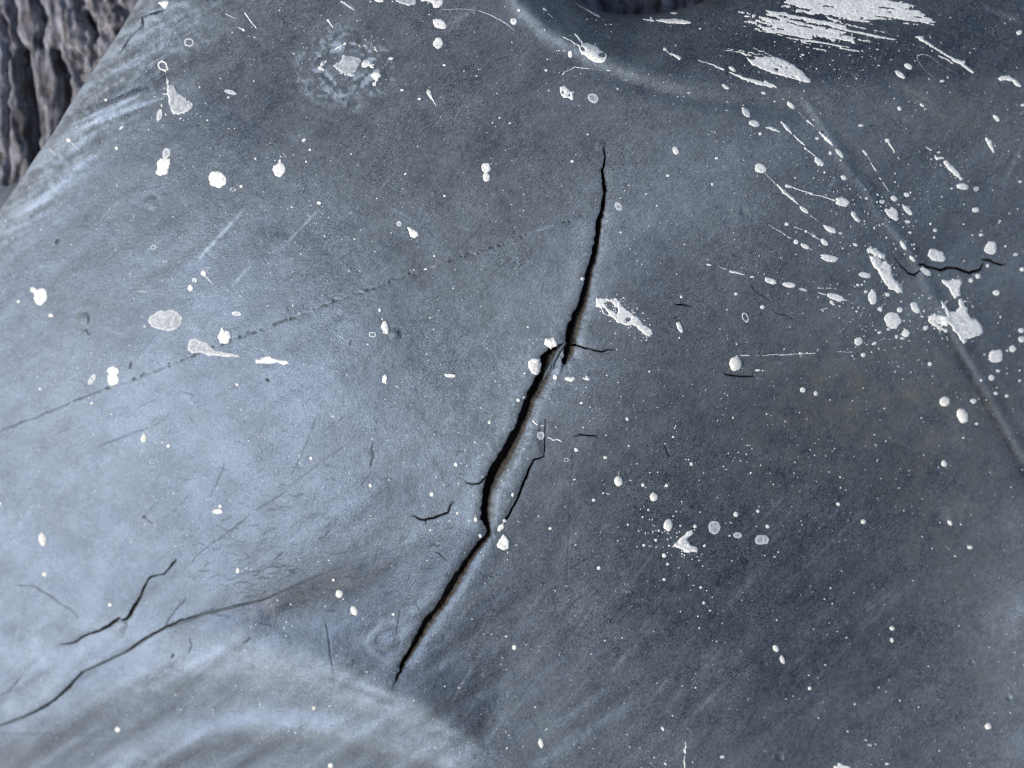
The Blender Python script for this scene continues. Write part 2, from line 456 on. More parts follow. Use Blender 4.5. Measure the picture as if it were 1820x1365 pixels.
SCRATCH = [  # pale rubbed marks: u0 v0 u1 v1 width strength
 (433, 372, 349, 465, 2.8, .95), (450, 466, 412, 509, 2.4, .5), (566, 373, 505, 436, 2.2, .75), (988, 1126, 925, 1197, 10, .16), (1117, 1156, 1084, 1202, 4, .30),
 (869, 1118, 766, 1240, 5, .14), (905, 1255, 869, 1316, 5, .25), (820, 253, 820, 253, 2, 0), (1820, 250, 1785, 328, 4, .3), (1739, 10, 1825, 42, 5, .3),
 (1250, 40, 1150, 110, 14, .1), (216, 352, 188, 382, 3, .25), (282, 390, 268, 404, 3, .25), (300, 590, 235, 648, 4, .22), (45, 515, 8, 552, 5, .2), (62, 900, 20, 950, 5, .2),
 (845, 12, 828, 28, 3.5, .5), (606, 3, 632, 18, 2.5, .5), (828, 28, 800, 42, 8, .22), (1147, 336, 1220, 312, 4, .10), (785, 752, 812, 736, 5, .22), (620, 566, 600, 585, 3, .2),
 (1180, 1050, 1160, 1080, 4, .15), (1050, 1240, 1020, 1270, 5, .15), (985, 1230, 970, 1262, 4, .14), (560, 60, 640, 30, 14, .1), (1000, 1150, 960, 1230, 16, .08), (1200, 900, 1260, 930, 12, .1),
 (1540, 1100, 1700, 1010, 20, .06), (1490, 310, 1465, 345, 4, .3), (1690, 340, 1680, 330, 3, .0), (1230, 1320, 1180, 1360, 5, .12), (995, 118, 1012, 142, 3, .2), (300, 15, 350, 5, 9, .2),
 (1395, 1025, 1290, 1200, 18, .05), (1500, 1045, 1350, 1180, 20, .05), (840, 410, 800, 395, 3, .15), (1072, 405, 1065, 420, 3, .3),
]

# ------------------------------------------------------------------ the rubber surface as heights over the photograph plane (pixel units)
def axis(lo, hi, a, b, dense, grow=1.12, mx=30):
    mid = np.arange(a, b + dense, dense)
    left = []; x = a; s = dense
    while x > lo:
        s = min(s * grow, mx); x -= s; left.append(x)
    right = []; x = mid[-1]; s = dense
    while x < hi:
        s = min(s * grow, mx); x += s; right.append(x)
    return np.array(left[::-1] + list(mid) + right)

us = axis(-620, 2500, -14, 1834, 1.55)
vs = axis(-420, 1850, -14, 1379, 1.55)
U, V = np.meshgrid(us, vs)

def windowed(pts, pad):
    xs = [p[0] for p in pts]; ys = [p[1] for p in pts]
    i0, i1 = np.searchsorted(us, [min(xs) - pad, max(xs) + pad]); j0, j1 = np.searchsorted(vs, [min(ys) - pad, max(ys) + pad])
    return slice(j0, j1), slice(i0, i1)

d_body = poly_sdf(U, V, BODY)
d_gap = -poly_sdf(U, V, GAP)

Z = np.zeros_like(U)
# the body rolls away to the lower left, more gently to the lower right
q = (-(U - 690) * 0.80 + (V - 600) * 0.60)
Z -= 0.44 * sp(q, 140)
Z -= 0.30 * sp((U - 1040) * 0.93 + (V - 560) * 0.36, 150)
Z += 0.30 * sp((U - 1690) * 0.9 + (V - 1000) * 0.3, 50) * sstep(820, 1100, V)
Z += 0.16 * sp(-(V - 560) * 0.75 - (U - 800) * 0.35, 150) * -1.0
# rounded outer edge and the softer lip of the hollow at the top
def roll(d, R, k=1.0):
    t = np.clip(R - d, 0, R)
    return k * (R - np.sqrt(np.maximum(R * R - t * t, 0)))
Z -= roll(d_body, 60, 0.8)
Z -= roll(d_gap, 34, 0.9)
# the fold that runs from the top edge to the right side: above it the skin turns away
TOPR = [(880, -500), (902, -60), (928, 0), (975, 48), (1050, 90), (1130, 122), (1230, 147), (1350, 160), (1500, 162), (1650, 156), (1820, 148), (2600, 150)]
dt, _, sd = poly_dist(U, V, TOPR)
above = np.where(sd > 0, dt, -dt)
Z -= (0.28 + 0.40 * sstep(1350, 1000, U)) * sp(above - 2, 4)
Z += 6 * np.exp(-((above + 6) / 15) ** 2) * sstep(1450, 1050, U)
Z -= 9 * np.exp(-((above + 26) / 15) ** 2) * gau(U, V, 1200, 160, 160, 400)
Z -= 8 * gau(U, V, 1400, 190, 120, 26, 12) + 5 * gau(U, V, 1615, 175, 50, 14, 35)
Z += 6 * gau(U, V, 1485, 205, 50, 24, 30)
# raised rib on the right
RIB = [(1440, 190), (1470, 235), (1499, 283), (1512, 308), (1542, 339), (1557, 373), (1582, 401), (1613, 441), (1628, 466), (1645, 502), (1668, 540), (1701, 600), (1719, 631), (1739, 666), (1752, 688),
       (1777, 736), (1800, 776), (1820, 811), (1900, 960)]
dr, _, sr = poly_dist(U, V, RIB)
Z += 2.6 * np.exp(-(dr / 8.0) ** 2) - 3 * np.exp(-((np.where(sr > 0, -dr, dr) - 20) / 14) ** 2) * sstep(500, 640, V)
Z -= 0.10 * sp(np.where(sr > 0, dr, -dr), 12) * sstep(150, 350, V) * sstep(1400, 1700, U)
# the lapped seam at the lower left: everything below it lies a step lower, then swells into two ridges
SEAM = [(-620, 1480), (-200, 1350), (0, 1289), (45, 1273), (96, 1245), (147, 1194), (225, 1158), (281, 1122), (359, 1092), (460, 1068), (496, 1053), (560, 1025), (640, 996), (760, 955)]
ds, _, ss = poly_dist(U, V, SEAM)
below = np.where(ss < 0, ds, -ds)
fade = sstep(800, 420, U)
Z -= (3.6 * sstep(-1.5, 2.5, below) + 4 * sstep(-14, 0, below) * 0) * sstep(640, 380, U)
Z += fade * 22 * np.exp(-((below + 60) / 80) ** 2) * 0.3
R1 = [(-300, 1400), (60, 1300), (200, 1225), (330, 1170), (430, 1150), (520, 1165), (620, 1205), (720, 1250), (800, 1300), (880, 1370), (960, 1480)]
R2 = [(60, 1480), (200, 1375), (320, 1320), (430, 1295), (560, 1295), (700, 1320), (820, 1370), (900, 1450)]
for R_, hh, ww in ((R1, 13, 52), (R2, 8, 27)):
    d_, _, s_ = poly_dist(U, V, R_)
    Z += hh * np.exp(-(d_ / ww) ** 2)
d_, _, s_ = poly_dist(U, V, R1)
inner = np.where(s_ < 0, d_, -d_)
Z -= 0.10 * sp(inner, 20) * sstep(1100, 700, U)
Z -= 6 * gau(U, V, 560, 1085, 150, 40, -22)
# broad dents and swells
Z -= 30 * gau(U, V, 830, 1215, 260, 150, 22)
Z += 10 * fbm(U, V, 420, 5, 2) + 3.2 * fbm(U, V, 150, 9, 3) + 0.9 * fbm(U, V, 40, 12, 3)
Z += 0.30 * fbm(U, V, 12, 15, 2)
ur, vr = rotc(U, V, -33)
Z += 1.6 * noise(ur, vr, 160, 31, 22) * (0.4 + sstep(900, 1300, V)) + 1.5 * noise(ur, vr, 240, 33, 60) * sstep(500, 1200, U)
Z += 8 * gau(U, V, 950, 800, 500, 90, -62)
Z -= 12 * gau(U, V, 1390, 830, 300, 130, 150)
# stretch folds beside the outer edge, upper left
for (a, b, c, d, w, h) in ((95, 232, 262, 158, 5, 3.2), (105, 246, 290, 176, 6, -3.0), (130, 205, 285, 120, 8, 2.2), (150, 170, 300, 84, 7, -1.8), (175, 130, 330, 60, 9, 2.0),
                           (40, 372, 190, 250, 8, 2.6), (10, 398, 96, 352, 5, -3.2), (0, 416, 100, 366, 6, 2.4), (205, 70, 300, 30, 6, -1.8), (60, 330, 210, 205, 8, -2.4)):
    sl = windowed([(a, b), (c, d)], 30)
    dd, tt, _ = poly_dist(U[sl], V[sl], [(a, b), (c, d)])
    Z[sl] += h * np.exp(-(dd / w) ** 2) * np.sin(np.clip(tt, 0, 1) * math.pi) ** 0.5
# pressed emblem-like scuff near the top: rings of shallow relief
e = np.hypot((U - 615) / 1.25, V - 118)
e = e + 7 * noise(U, V, 30, 173) + 2 * noise(U, V, 8, 174)
Z += (0.7 * np.sin(e / 3.4) * np.exp(-((e - 62) / 26) ** 2) * gau(U, V, 575, 185, 85, 60)
      + 1.4 * gau(U, V, 617, 115, 24, 19) - 1.3 * np.exp(-((e - 34) / 8) ** 2))
# blisters, pits, moulded knobs
for (a, b, r, h) in ((148, 568, 12, 6.5), (702, 594, 10, 6), (268, 360, 11, 4), (211, 1114, 14, 5), (1672, 920, 18, -6), (1750, 1110, 17, -4), (1322, 376, 9, -3.5), (692, 1141, 15, 2.0),
                     (1735, 700, 7, 1.5), (1205, 625, 4, -2), (770, 343, 5, 2), (495, 430, 16, 2.5), (1067, 259, 10, 3), (245, 620, 30, 1.5), (1762, 215, 12, -2), (1727, 1178, 5, -3), (1793, 1240, 6, -5),
                     (1386, 1345, 8, -5), (1636, 1126, 6, -2)):
    sl = windowed([(a, b)], 3.2 * r)
    dd = np.hypot((U[sl] - a) * 1.05, V[sl] - b) + 0.16 * r * noise(U[sl], V[sl], r * 0.8, 170) + 0.1 * r * noise(U[sl], V[sl], r * 0.3, 171)
    h *= 0.62
    Z[sl] += h * (1 - sstep(r * 0.2, r * 1.25, dd)) - 0.12 * h * np.exp(-((dd - r * 1.35) / (r * 0.35)) ** 2)
sl = windowed([(692, 1141)], 60)
dd = np.hypot(U[sl] - 692, V[sl] - 1141) + 4 * noise(U[sl], V[sl], 18, 172)
Z[sl] += 0.7 * (1 - sstep(31, 41, dd)) - 0.5 * np.exp(-((dd - 20) / 4) ** 2)
bloom_ring = (sl, dd)

# colour maps of the skin: pale oxidation plus painted light and shade, brown soiling, dirt held in cracks
bloom_and_light = np.full_like(U, 0.34)
bloom_and_light += 0.035 * fbm(U, V, 200, 41, 4) + 0.06 * fbm(ur, vr, 130, 43, 4, 26)
bloom_and_light += 0.20 * gau(U, V, 90, 300, 60, 300, 38) + 0.16 * gau(U, V, 290, 60, 110, 60, -20) + 0.10 * gau(U, V, 960, 50, 90, 36, 35)  # includes edge light painted along the left rim and the fold lip
bloom_and_light += 0.06 * gau(U, V, 250, 820, 420, 260, -25) + 0.06 * gau(U, V, 1300, 420, 330, 240) + 0.08 * gau(U, V, 1000, 560, 140, 420, 30)  # first patch paints the sheen of the lower left
bloom_and_light += 0.27 * gau(U, V, 1820, 1080, 120, 200, 0) + 0.2 * gau(U, V, 1800, 1330, 60, 50, -40) - 0.18 * gau(U, V, 1430, 980, 430, 400, 20) - 0.15 * gau(U, V, 1500, 60, 420, 110) - 0.06 * gau(U, V, 1050, 1150, 300, 200)  # painted light: glow at the right edge, shade on lower-right and top-right slopes
bloom_and_light += 0.22 * gau(U, V, 400, 1180, 300, 42, 14) + 0.12 * gau(U, V, 560, 1290, 330, 34, 12) - 0.10 * gau(U, V, 560, 1060, 190, 34, -22) - 0.06 * np.exp(-((below - 22) / 20) ** 2) * fade - 0.06 * gau(U, V, 430, 190, 200, 120)  # light on the ridge crests painted pale, hollows between them darker
bloom_and_light += 0.17 * np.exp(-(dr / 7) ** 2) * (0.6 + 0.6 * noise(U, V, 18, 47))
bloom_and_light += 0.17 * np.exp(-((above + 12) / 17) ** 2) * sstep(1200, 960, U) * (0.7 + 0.5 * noise(U, V, 14, 160)) + 0.10 * np.exp(-((above - 1) / 4) ** 2) * sstep(1700, 1100, U) * sstep(1000, 1150, U)  # highlight painted along the crest of the fold
bloom_and_light -= 0.10 * sstep(4, 30, above)  - 0.10 * gau(U, V, 150, 720, 260, 200)  # shade painted above the fold, sheen painted on the left
bloom_and_light += 0.22 * np.exp(-(d_body / 7) ** 2) + 0.14 * np.exp(-(d_body / 60) ** 2)  # rim highlight of the rolled edge painted as a pale band
# light on the bottom swell's crown painted pale, shade in the hollow painted dark
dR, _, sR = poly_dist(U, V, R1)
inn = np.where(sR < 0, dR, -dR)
light_mottle = 0.55 + 0.45 * noise(*rotc(U, V, 20), 70, 161, 12) + 0.25 * noise(U, V, 8, 162)
bloom_and_light += 0.30 * np.exp(-((inn - 14) / 30) ** 2) * light_mottle * sstep(950, 760, U) * sstep(120, 260, U)
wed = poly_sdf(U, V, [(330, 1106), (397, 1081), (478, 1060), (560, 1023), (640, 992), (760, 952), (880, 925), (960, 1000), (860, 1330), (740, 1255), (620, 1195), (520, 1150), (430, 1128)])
bloom_and_light -= 0.17 * sstep(-6, 14, wed) * sstep(980, 840, U)
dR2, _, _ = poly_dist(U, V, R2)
bloom_and_light += 0.22 * np.exp(-(dR2 / 20) ** 2) * light_mottle
for _ in range(75):
    a, b = rr.uniform(780, 1560), rr.uniform(960, 1345)
    an = -0.98 + (a - 900) * 0.0004 + rr.gauss(0, .04); L = rr.uniform(40, 230)
    c, d = a + L * math.cos(an), b + L * math.sin(an); w = rr.choice((2, 3, 3, 5, 8, 13))
    sl = windowed([(a, b), (c, d)], 3 * w)
    dd, tt, _ = poly_dist(U[sl], V[sl], [(a, b), (c, d)])
    bloom_and_light[sl] += rr.uniform(.09, .30) / (w ** 0.35) * np.exp(-(dd / w) ** 2) * np.sin(np.clip(tt, 0.02, 0.98) * math.pi) * (0.8 + 0.5 * noise(U[sl], V[sl], 6, 163))
bloom_and_light -= 0.24 * np.exp(-((np.where(sr > 0, -dr, dr) - 15) / 8) ** 2) * sstep(540, 640, V) + 0.10 * np.exp(-((np.where(sr > 0, -dr, dr) + 14) / 6) ** 2)  # darker bands along both sides of the rib
bloom_and_light += 0.16 * gau(U, V, 1240, 330, 330, 80, -30) + 0.12 * gau(U, V, 960, 640, 200, 300, 25) + 0.10 * gau(U, V, 1560, 560, 260, 60, -20)
bloom_and_light += 0.14 * gau(U, V, 55, 1200, 120, 90, 0) * (0.5 + noise(U, V, 20, 48)) + 0.12 * gau(U, V, 60, 1130, 130, 90) * noise(ur, vr, 30, 49, 10)
ul = gau(U, V, 240, 90, 190, 95, -35) + 0.8 * gau(U, V, 60, 330, 60, 190, 38)
u2, v2 = rotc(U, V, -30)
bloom_and_light += ul * (0.20 * np.clip(noise(U, V, 9, 151) + noise(U, V, 4, 152) * .7, -0.6, 1) + 0.22 * np.clip(noise(u2, v2, 90, 153, 9) + 0.8 * noise(u2, v2, 50, 157, 4), -0.6, 1))
for (a, b, ra, rb, dg, kf_) in ((262, 36, 20, 12, -30, .42), (243, 64, 22, 8, -30, .42), (70, 360, 60, 10, -35, .34), (90, 335, 120, 8, -40, .25), (30, 398, 40, 6, -25, .4), (200, 195, 90, 5, -22, .3), (190, 212, 90, 5, -22, .34), (160, 240, 60, 9, -35, .2), (190, 180, 80, 2.5, -22, -.35), (175, 205, 70, 2.2, -22, -.3)):
    bloom_and_light += kf_ * gau(U, V, a, b, ra, rb, dg) * (0.7 + 0.6 * noise(U, V, 7, 154))
bloom_and_light += 0.10 * fbm(U, V, 26, 155, 3) * gau(U, V, 500, 150, 500, 160)
sc_m = np.exp(-((e - 36) / 10) ** 2) * np.clip(noise(U, V, 7, 50) * 2, 0, 1)
bloom_and_light += 0.75 * sc_m + 0.45 * np.exp(-((e - 58) / 16) ** 2) * np.clip(noise(U, V, 5, 175) + noise(U, V, 12, 176), 0, 1) + 0.22 * gau(U, V, 617, 115, 22, 18)
bloom_and_light[bloom_ring[0]] += 0.16 * np.exp(-((bloom_ring[1] - 36) / 4) ** 2)
for (a, b, c, d, w, k_) in SCRATCH:
    if k_ == 0: continue
    sl = windowed([(a, b), (c, d)], 3 * w + 4)
    u_, v_ = U[sl], V[sl]
    dd, tt, _ = poly_dist(u_, v_, [(a, b), (c, d)])
    bloom_and_light[sl] += k_ * np.exp(-(dd / w) ** 2) * (0.65 + 0.5 * noise(u_, v_, 5, 52)) * np.sin(np.clip(tt, 0.04, 0.96) * math.pi) ** 0.4
# many faint random rubs
for _ in range(160):
    a, b = rr.uniform(0, 1820), rr.uniform(0, 1365); an = rr.choice((-0.75, -0.65, -0.95, 0.35, -1.2)) + rr.gauss(0, .12); L = rr.uniform(15, 90)
    c, d = a + L * math.cos(an), b + L * math.sin(an); w = rr.uniform(1.2, 2.4)
    sl = windowed([(a, b), (c, d)], 8)
    dd, tt, _ = poly_dist(U[sl], V[sl], [(a, b), (c, d)])
    bloom_and_light[sl] += rr.uniform(.04, .16) * np.exp(-(dd / w) ** 2) * np.sin(np.clip(tt, 0.04, 0.96) * math.pi)
stain = (1.0 * gau(U, V, 1600, 690, 240, 90, 12) + 0.45 * gau(U, V, 1420, 790, 190, 110, 0) + 0.6 * gau(U, V, 1690, 900, 120, 150, 0) + 0.9 * gau(U, V, 530, 1062, 210, 32, -22)
         + 0.3 * gau(U, V, 60, 1320, 160, 50, 0) + 0.35 * gau(U, V, 1700, 200, 160, 50, 0) + 0.25 * gau(U, V, 1750, 1200, 80, 130) + 0.10)
dirt = np.zeros_like(U)

def groove(pts, width, strength, depth=1.0, jag=1.1):
    sl = windowed(pts, width * 3 + 5)
    u_, v_ = U[sl], V[sl]
    if u_.size == 0: return
    du = noise(u_, v_, 9, 60) * jag; dv = noise(u_, v_, 9, 61) * jag
    dd, tt, _ = poly_dist(u_ + du, v_ + dv, pts)
    n = len(pts) - 1
    tp = np.clip(np.minimum(tt, n - tt) * 2.5 / max(1, n) * 2 + 0.35, 0, 1)
    g = np.exp(-(dd / max(0.9, width * 0.46)) ** 2) * tp
    Z[sl] -= g * 1.5 * depth * strength * width / 1.6
    dirt[sl] = np.maximum(dirt[sl], np.clip(g * 1.9, 0, 1) * min(1, strength * 1.15) * (0.78 + 0.4 * noise(u_, v_, 13, 63)).clip(0.1, 1))
for pts, w, k_ in HAIR: groove(pts, w, k_)
for cr in (CREASE, CREASE2):
    sl = windowed(cr, 14)
    u_, v_ = U[sl], V[sl]
    dd, tt, sd_ = poly_dist(u_ + noise(u_, v_, 7, 66) * 2.4, v_ + noise(u_, v_, 7, 67) * 2.4, cr)
    on = sstep(-0.1, 0.25, noise(u_, v_, 34, 68) + (0.4 if cr is CREASE else -0.35))
    g = np.exp(-(dd / 2.0) ** 2)
    crumbs = sstep(-0.15, 0.5, noise(u_, v_, 4.5, 69))
    Z[sl] -= g * (0.6 + 2.0 * on * crumbs); dirt[sl] = np.maximum(dirt[sl], g * on * crumbs * 0.7)
    bloom_and_light[sl] += (0.15 if cr is CREASE else 0.08) * np.exp(-((dd - 1.2) / 1.8) ** 2) * (1 - on) * (0.6 + 0.8 * noise(u_, v_, 11, 190)).clip(0, 2)

# the open splits: field is positive in the skin, negative in the opening
F_cr = np.full_like(U, 999.0); W_cr = np.zeros_like(U); ID_cr = np.full(U.shape, -1, int)
for key, pts in CRACKS.items():
    wmax = max(p[2] for p in pts)
    sl = windowed(pts, wmax + 60)
    u_, v_ = U[sl], V[sl]
    big = key in ('main', 'lower')
    jag = 1.5 if big else 0.9
    dd, tt, sd_ = poly_dist(u_ + noise(u_, v_, 8, 71) * jag + noise(u_, v_, 3.6, 76) * 0.5, v_ + noise(u_, v_, 8, 72) * jag, pts)
    w = np.interp(tt, np.arange(len(pts)), [p[2] for p in pts]) * (0.58 if big else 0.46)
    f = dd - w
    nr_ = f < F_cr[sl]
    W_cr[sl] = np.where(nr_, w, W_cr[sl]); ID_cr[sl] = np.where(nr_, list(CRACKS).index(key), ID_cr[sl])
    F_cr[sl] = np.minimum(F_cr[sl], f)
    right = sd_ < 0 if key != 'x' else sd_ > 0
    wn_ = np.clip(w / 8, 0.1, 1)
    # lips: the lit side slopes gently into the split, the other side stays sharper and a little proud
    lip_r = np.exp(-np.clip(f, 0, None) / (10 if big else 3.5)) * (8.5 if big else 2.2) * wn_
    lip_l = np.exp(-np.clip(f, 0, None) / 2.0) * 1.6 * wn_ - np.exp(-((f - 12) / 14) ** 2) * (3.0 if big else 0.3) * wn_
    Z[sl] -= np.where(sd_ > 0, lip_r, lip_l)
    pale = np.exp(-((f - (11 if big else 2)) / (3.2 if big else 1.6)) ** 2) * np.where(sd_ > 0, 1, 0.15)  # highlight line painted along the lip, stronger on the lit side
    bloom_and_light[sl] += 0.15 * pale * wn_ * (0.7 + 0.6 * noise(u_, v_, 9, 73))
    dirt[sl] = np.maximum(dirt[sl], 0.7 * np.exp(-(np.clip(f, 0, None) / 1.4) ** 2))
# tongue between the main split and the side crack stands up a little
Z += 3.0 * poly_sdf(U, V, [(960, 745), (967, 811), (948, 818), (928, 867), (905, 914), (885, 941), (874, 930), (876, 880), (890, 845), (925, 790)]).clip(0, 9) / 9

F = np.minimum(np.minimum(d_body, d_gap), F_cr)
bloom_and_light = np.clip(bloom_and_light, 0, 1); stain = np.clip(stain, 0, 1)
(chU, chV, chF, chZ, chB, chS, chD), quads, polys, cont = clip_grid(us, vs, F, [Z, bloom_and_light, stain, dirt])

def surf(u, v):
    """height of the skin at photograph pixel (u, v), bilinear"""
    u = np.asarray(u, float); v = np.asarray(v, float)
    i = np.clip(np.searchsorted(us, u) - 1, 0, len(us) - 2); j = np.clip(np.searchsorted(vs, v) - 1, 0, len(vs) - 2)
    fx = (u - us[i]) / (us[i + 1] - us[i]); fy = (v - vs[j]) / (vs[j + 1] - vs[j])
    return (Z[j, i] * (1 - fx) + Z[j, i + 1] * fx) * (1 - fy) + (Z[j + 1, i] * (1 - fx) + Z[j + 1, i + 1] * fx) * fy

sheet = bpy.data.objects.new('rubber_sheet', None)
col.objects.link(sheet)
sheet['label'] = 'weathered grey black rubber sheet with a long open split and white paint spatter'
sheet['category'] = 'rubber sheet'

me = mesh_from('skin', world_xyz(chU, chV, chZ), quads, polys, {'bloom_and_light': chB, 'stain': chS, 'dirt': chD})
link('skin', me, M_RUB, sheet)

# torn faces of the splits, and the rolled-under outer edge: walls going down from the cut contour
def grad_dir(u, v):
    i = np.clip(np.searchsorted(us, u), 1, len(us) - 2); j = np.clip(np.searchsorted(vs, v), 1, len(vs) - 2)
    gx = (F[j, i + 1] - F[j, i - 1]) / (us[i + 1] - us[i - 1]); gy = (F[j + 1, i] - F[j - 1, i]) / (vs[j + 1] - vs[j - 1])
    n = np.hypot(gx, gy) + 1e-6
    return gx / n, gy / n

def nearest_field(u, v):
    i = np.clip(np.searchsorted(us, u), 0, len(us) - 1); j = np.clip(np.searchsorted(vs, v), 0, len(vs) - 1)
    return F_cr[j, i] < 6

used = sorted({i for ed in cont for i in ed})
cidx = np.array(used); lut = {g: k for k, g in enumerate(used)}
cu_, cv_, cz_ = chU[cidx], chV[cidx], chZ[cidx]
gx, gy = grad_dir(cu_, cv_)
is_cr = nearest_field(cu_, cv_)
def walls(name, mask, rings, mat, label=None):
    ids = np.nonzero(mask)[0]; re = {int(g): k for k, g in enumerate(ids)}; n = len(ids)
    co = []; dep = []
    for kk, (drop, inward) in enumerate(rings):
        inw = inward(cu_[ids], cv_[ids]) if callable(inward) else inward
        u = cu_[ids] + gx[ids] * inw; v = cv_[ids] + gy[ids] * inw
        co.append(world_xyz(u, v, cz_[ids] - drop)); dep.append(np.full(n, kk / (len(rings) - 1)))
    q_ = []
    for a, b in cont:
        a, b = lut[a], lut[b]
        if a in re and b in re:
            a, b = re[a], re[b]
            for r_ in range(len(rings) - 1):
                q_.append((r_ * n + a, r_ * n + b, (r_ + 1) * n + b, (r_ + 1) * n + a))
    m_ = mesh_from(name, np.concatenate(co), np.array(q_), None, {'depth': np.concatenate(dep)})
    o = link(name, m_, mat, sheet)
    if label: o['label'] = label
    return o
# right-hand faces lean out into the split so that they show; left-hand faces are undercut
iw = (np.clip(np.searchsorted(vs, cv_), 0, len(vs) - 1), np.clip(np.searchsorted(us, cu_), 0, len(us) - 1))
c_id, c_w = ID_cr[iw], W_cr[iw]
def lean(k):
    def f(u, v):
        i = np.clip(np.searchsorted(us, u), 0, len(us) - 1); j = np.clip(np.searchsorted(vs, v), 0, len(vs) - 1)
        g = np.clip(noise(u, v, 12, 80) * 0.15 + 1, 0.6, 1.4) * W_cr[j, i]
        return np.where(grad_dir(u, v)[0] > 0, -k * g * np.interp(v, [250, 500, 640, 700, 900], [.8, 1.1, 1.1, .8, .7]), 0.5 * k * g)
    return f
WLAB = {'main': 'dark brown torn inner face of the upper long split', 'lower': 'dark brown torn inner face of the lower long split'}
for n_, key in enumerate(CRACKS):
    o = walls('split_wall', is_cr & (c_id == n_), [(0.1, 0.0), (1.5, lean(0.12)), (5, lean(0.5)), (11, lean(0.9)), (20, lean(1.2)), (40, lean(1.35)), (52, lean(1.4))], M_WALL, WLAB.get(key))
M_EDGE = M_RUB
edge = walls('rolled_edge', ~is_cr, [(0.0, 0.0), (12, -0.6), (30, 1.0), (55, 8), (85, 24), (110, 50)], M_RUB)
for k_, val in (('bloom_and_light', 0.45), ('stain', 0.1), ('dirt', 0.0)):
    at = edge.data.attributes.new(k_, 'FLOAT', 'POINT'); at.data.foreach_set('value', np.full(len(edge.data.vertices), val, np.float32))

# cloth lining seen at the bottom of the split
lu = np.arange(640, 1860, 12.0); lv = np.arange(200, 1270, 12.0)
LU, LV = np.meshgrid(lu, lv)
LZ = surf(LU, LV) - 44 + 1.5 * noise(LU, LV, 14, 90)
ny_, nx_ = LU.shape
ii = np.arange(ny_ * nx_).reshape(ny_, nx_)
lq = np.stack([ii[:-1, :-1], ii[1:, :-1], ii[1:, 1:], ii[:-1, 1:]], -1).reshape(-1, 4)
link('lining', mesh_from('lining', world_xyz(LU.ravel(), LV.ravel(), LZ.ravel()), lq), M_LIN, sheet)['label'] = 'dark lining at the bottom of the long split'
lu = np.arange(-40, 400, 10.0); lv = np.arange(960, 1320, 10.0)
LU, LV = np.meshgrid(lu, lv); LZ = surf(LU, LV) - 44
ny_, nx_ = LU.shape; ii = np.arange(ny_ * nx_).reshape(ny_, nx_)
lq = np.stack([ii[:-1, :-1], ii[1:, :-1], ii[1:, 1:], ii[:-1, 1:]], -1).reshape(-1, 4)
link('lining', mesh_from('lining', world_xyz(LU.ravel(), LV.ravel(), LZ.ravel()), lq), M_LIN, sheet)['label'] = 'dark lining under the short split at the lower left'

# bridge strip inside the junction of the two big splits
def strip(name, pts, mat, dz, attrs=None):
    """ribbon with a raised middle: pts = (u, v, width, height below skin)"""
    co = []; 
    for k_, (a, b, w, d) in enumerate(pts):
        p0 = pts[max(0, k_ - 1)]; p1 = pts[min(len(pts) - 1, k_ + 1)]
        tx, ty = p1[0] - p0[0], p1[1] - p0[1]; n = math.hypot(tx, ty); nx, ny = -ty / n, tx / n
        for s_, hz in ((-1, -9), (-0.7, -1), (0, 0.8), (0.7, -0.6), (1, -9)):
            uu, vv = a + nx * w * s_ / 2, b + ny * w * s_ / 2
            co.append(world_xyz(uu, vv, float(surf(a, b)) - d + hz + dz))
    q_ = []
    for k_ in range(len(pts) - 1):
        for s_ in range(4):
            q_.append((k_ * 5 + s_, k_ * 5 + s_ + 1, k_ * 5 + 6 + s_, k_ * 5 + 5 + s_))
    m_ = mesh_from(name, np.array(co), np.array(q_), None, {'bloom_and_light': np.full(len(co), .3), 'stain': np.full(len(co), .3), 'dirt': np.full(len(co), .25)})
    return link(name, m_, mat, sheet)
strip('rubber_shred', [(1006, 609, 4, 3), (998, 618, 8, 2.5), (991, 628, 10, 3), (986, 640, 10, 4), (978, 652, 9, 6), (971, 664, 7, 9), (966, 674, 5, 14)], M_RUB, 8)['label'] = 'thin rubber shred bridging the split'
strip('rubber_shred', [(990, 634, 3, 2), (984, 646, 6, 4), (983, 655, 7, 5), (976, 663, 6, 8), (968, 668, 5, 12)], M_RUB, 7)['label'] = 'short torn sliver inside the step of the split'

# ------------------------------------------------------------------ paint
TO = {'A': (0, 0), 'B': (455, 0), 'C': (910, 0), 'D': (1360, 0), 'E': (0, 340), 'F': (455, 340), 'G': (910, 340), 'H': (1360, 340),
      'I': (0, 680), 'J': (455, 680), 'K': (910, 680), 'L': (1360, 680), 'M': (0, 1020), 'N': (455, 1020), 'O': (910, 1020), 'P': (1360, 1020)}
Q = 460 / 1820.0
def tp_(t, x, y): return TO[t][0] + x * Q, TO[t][1] + y * Q

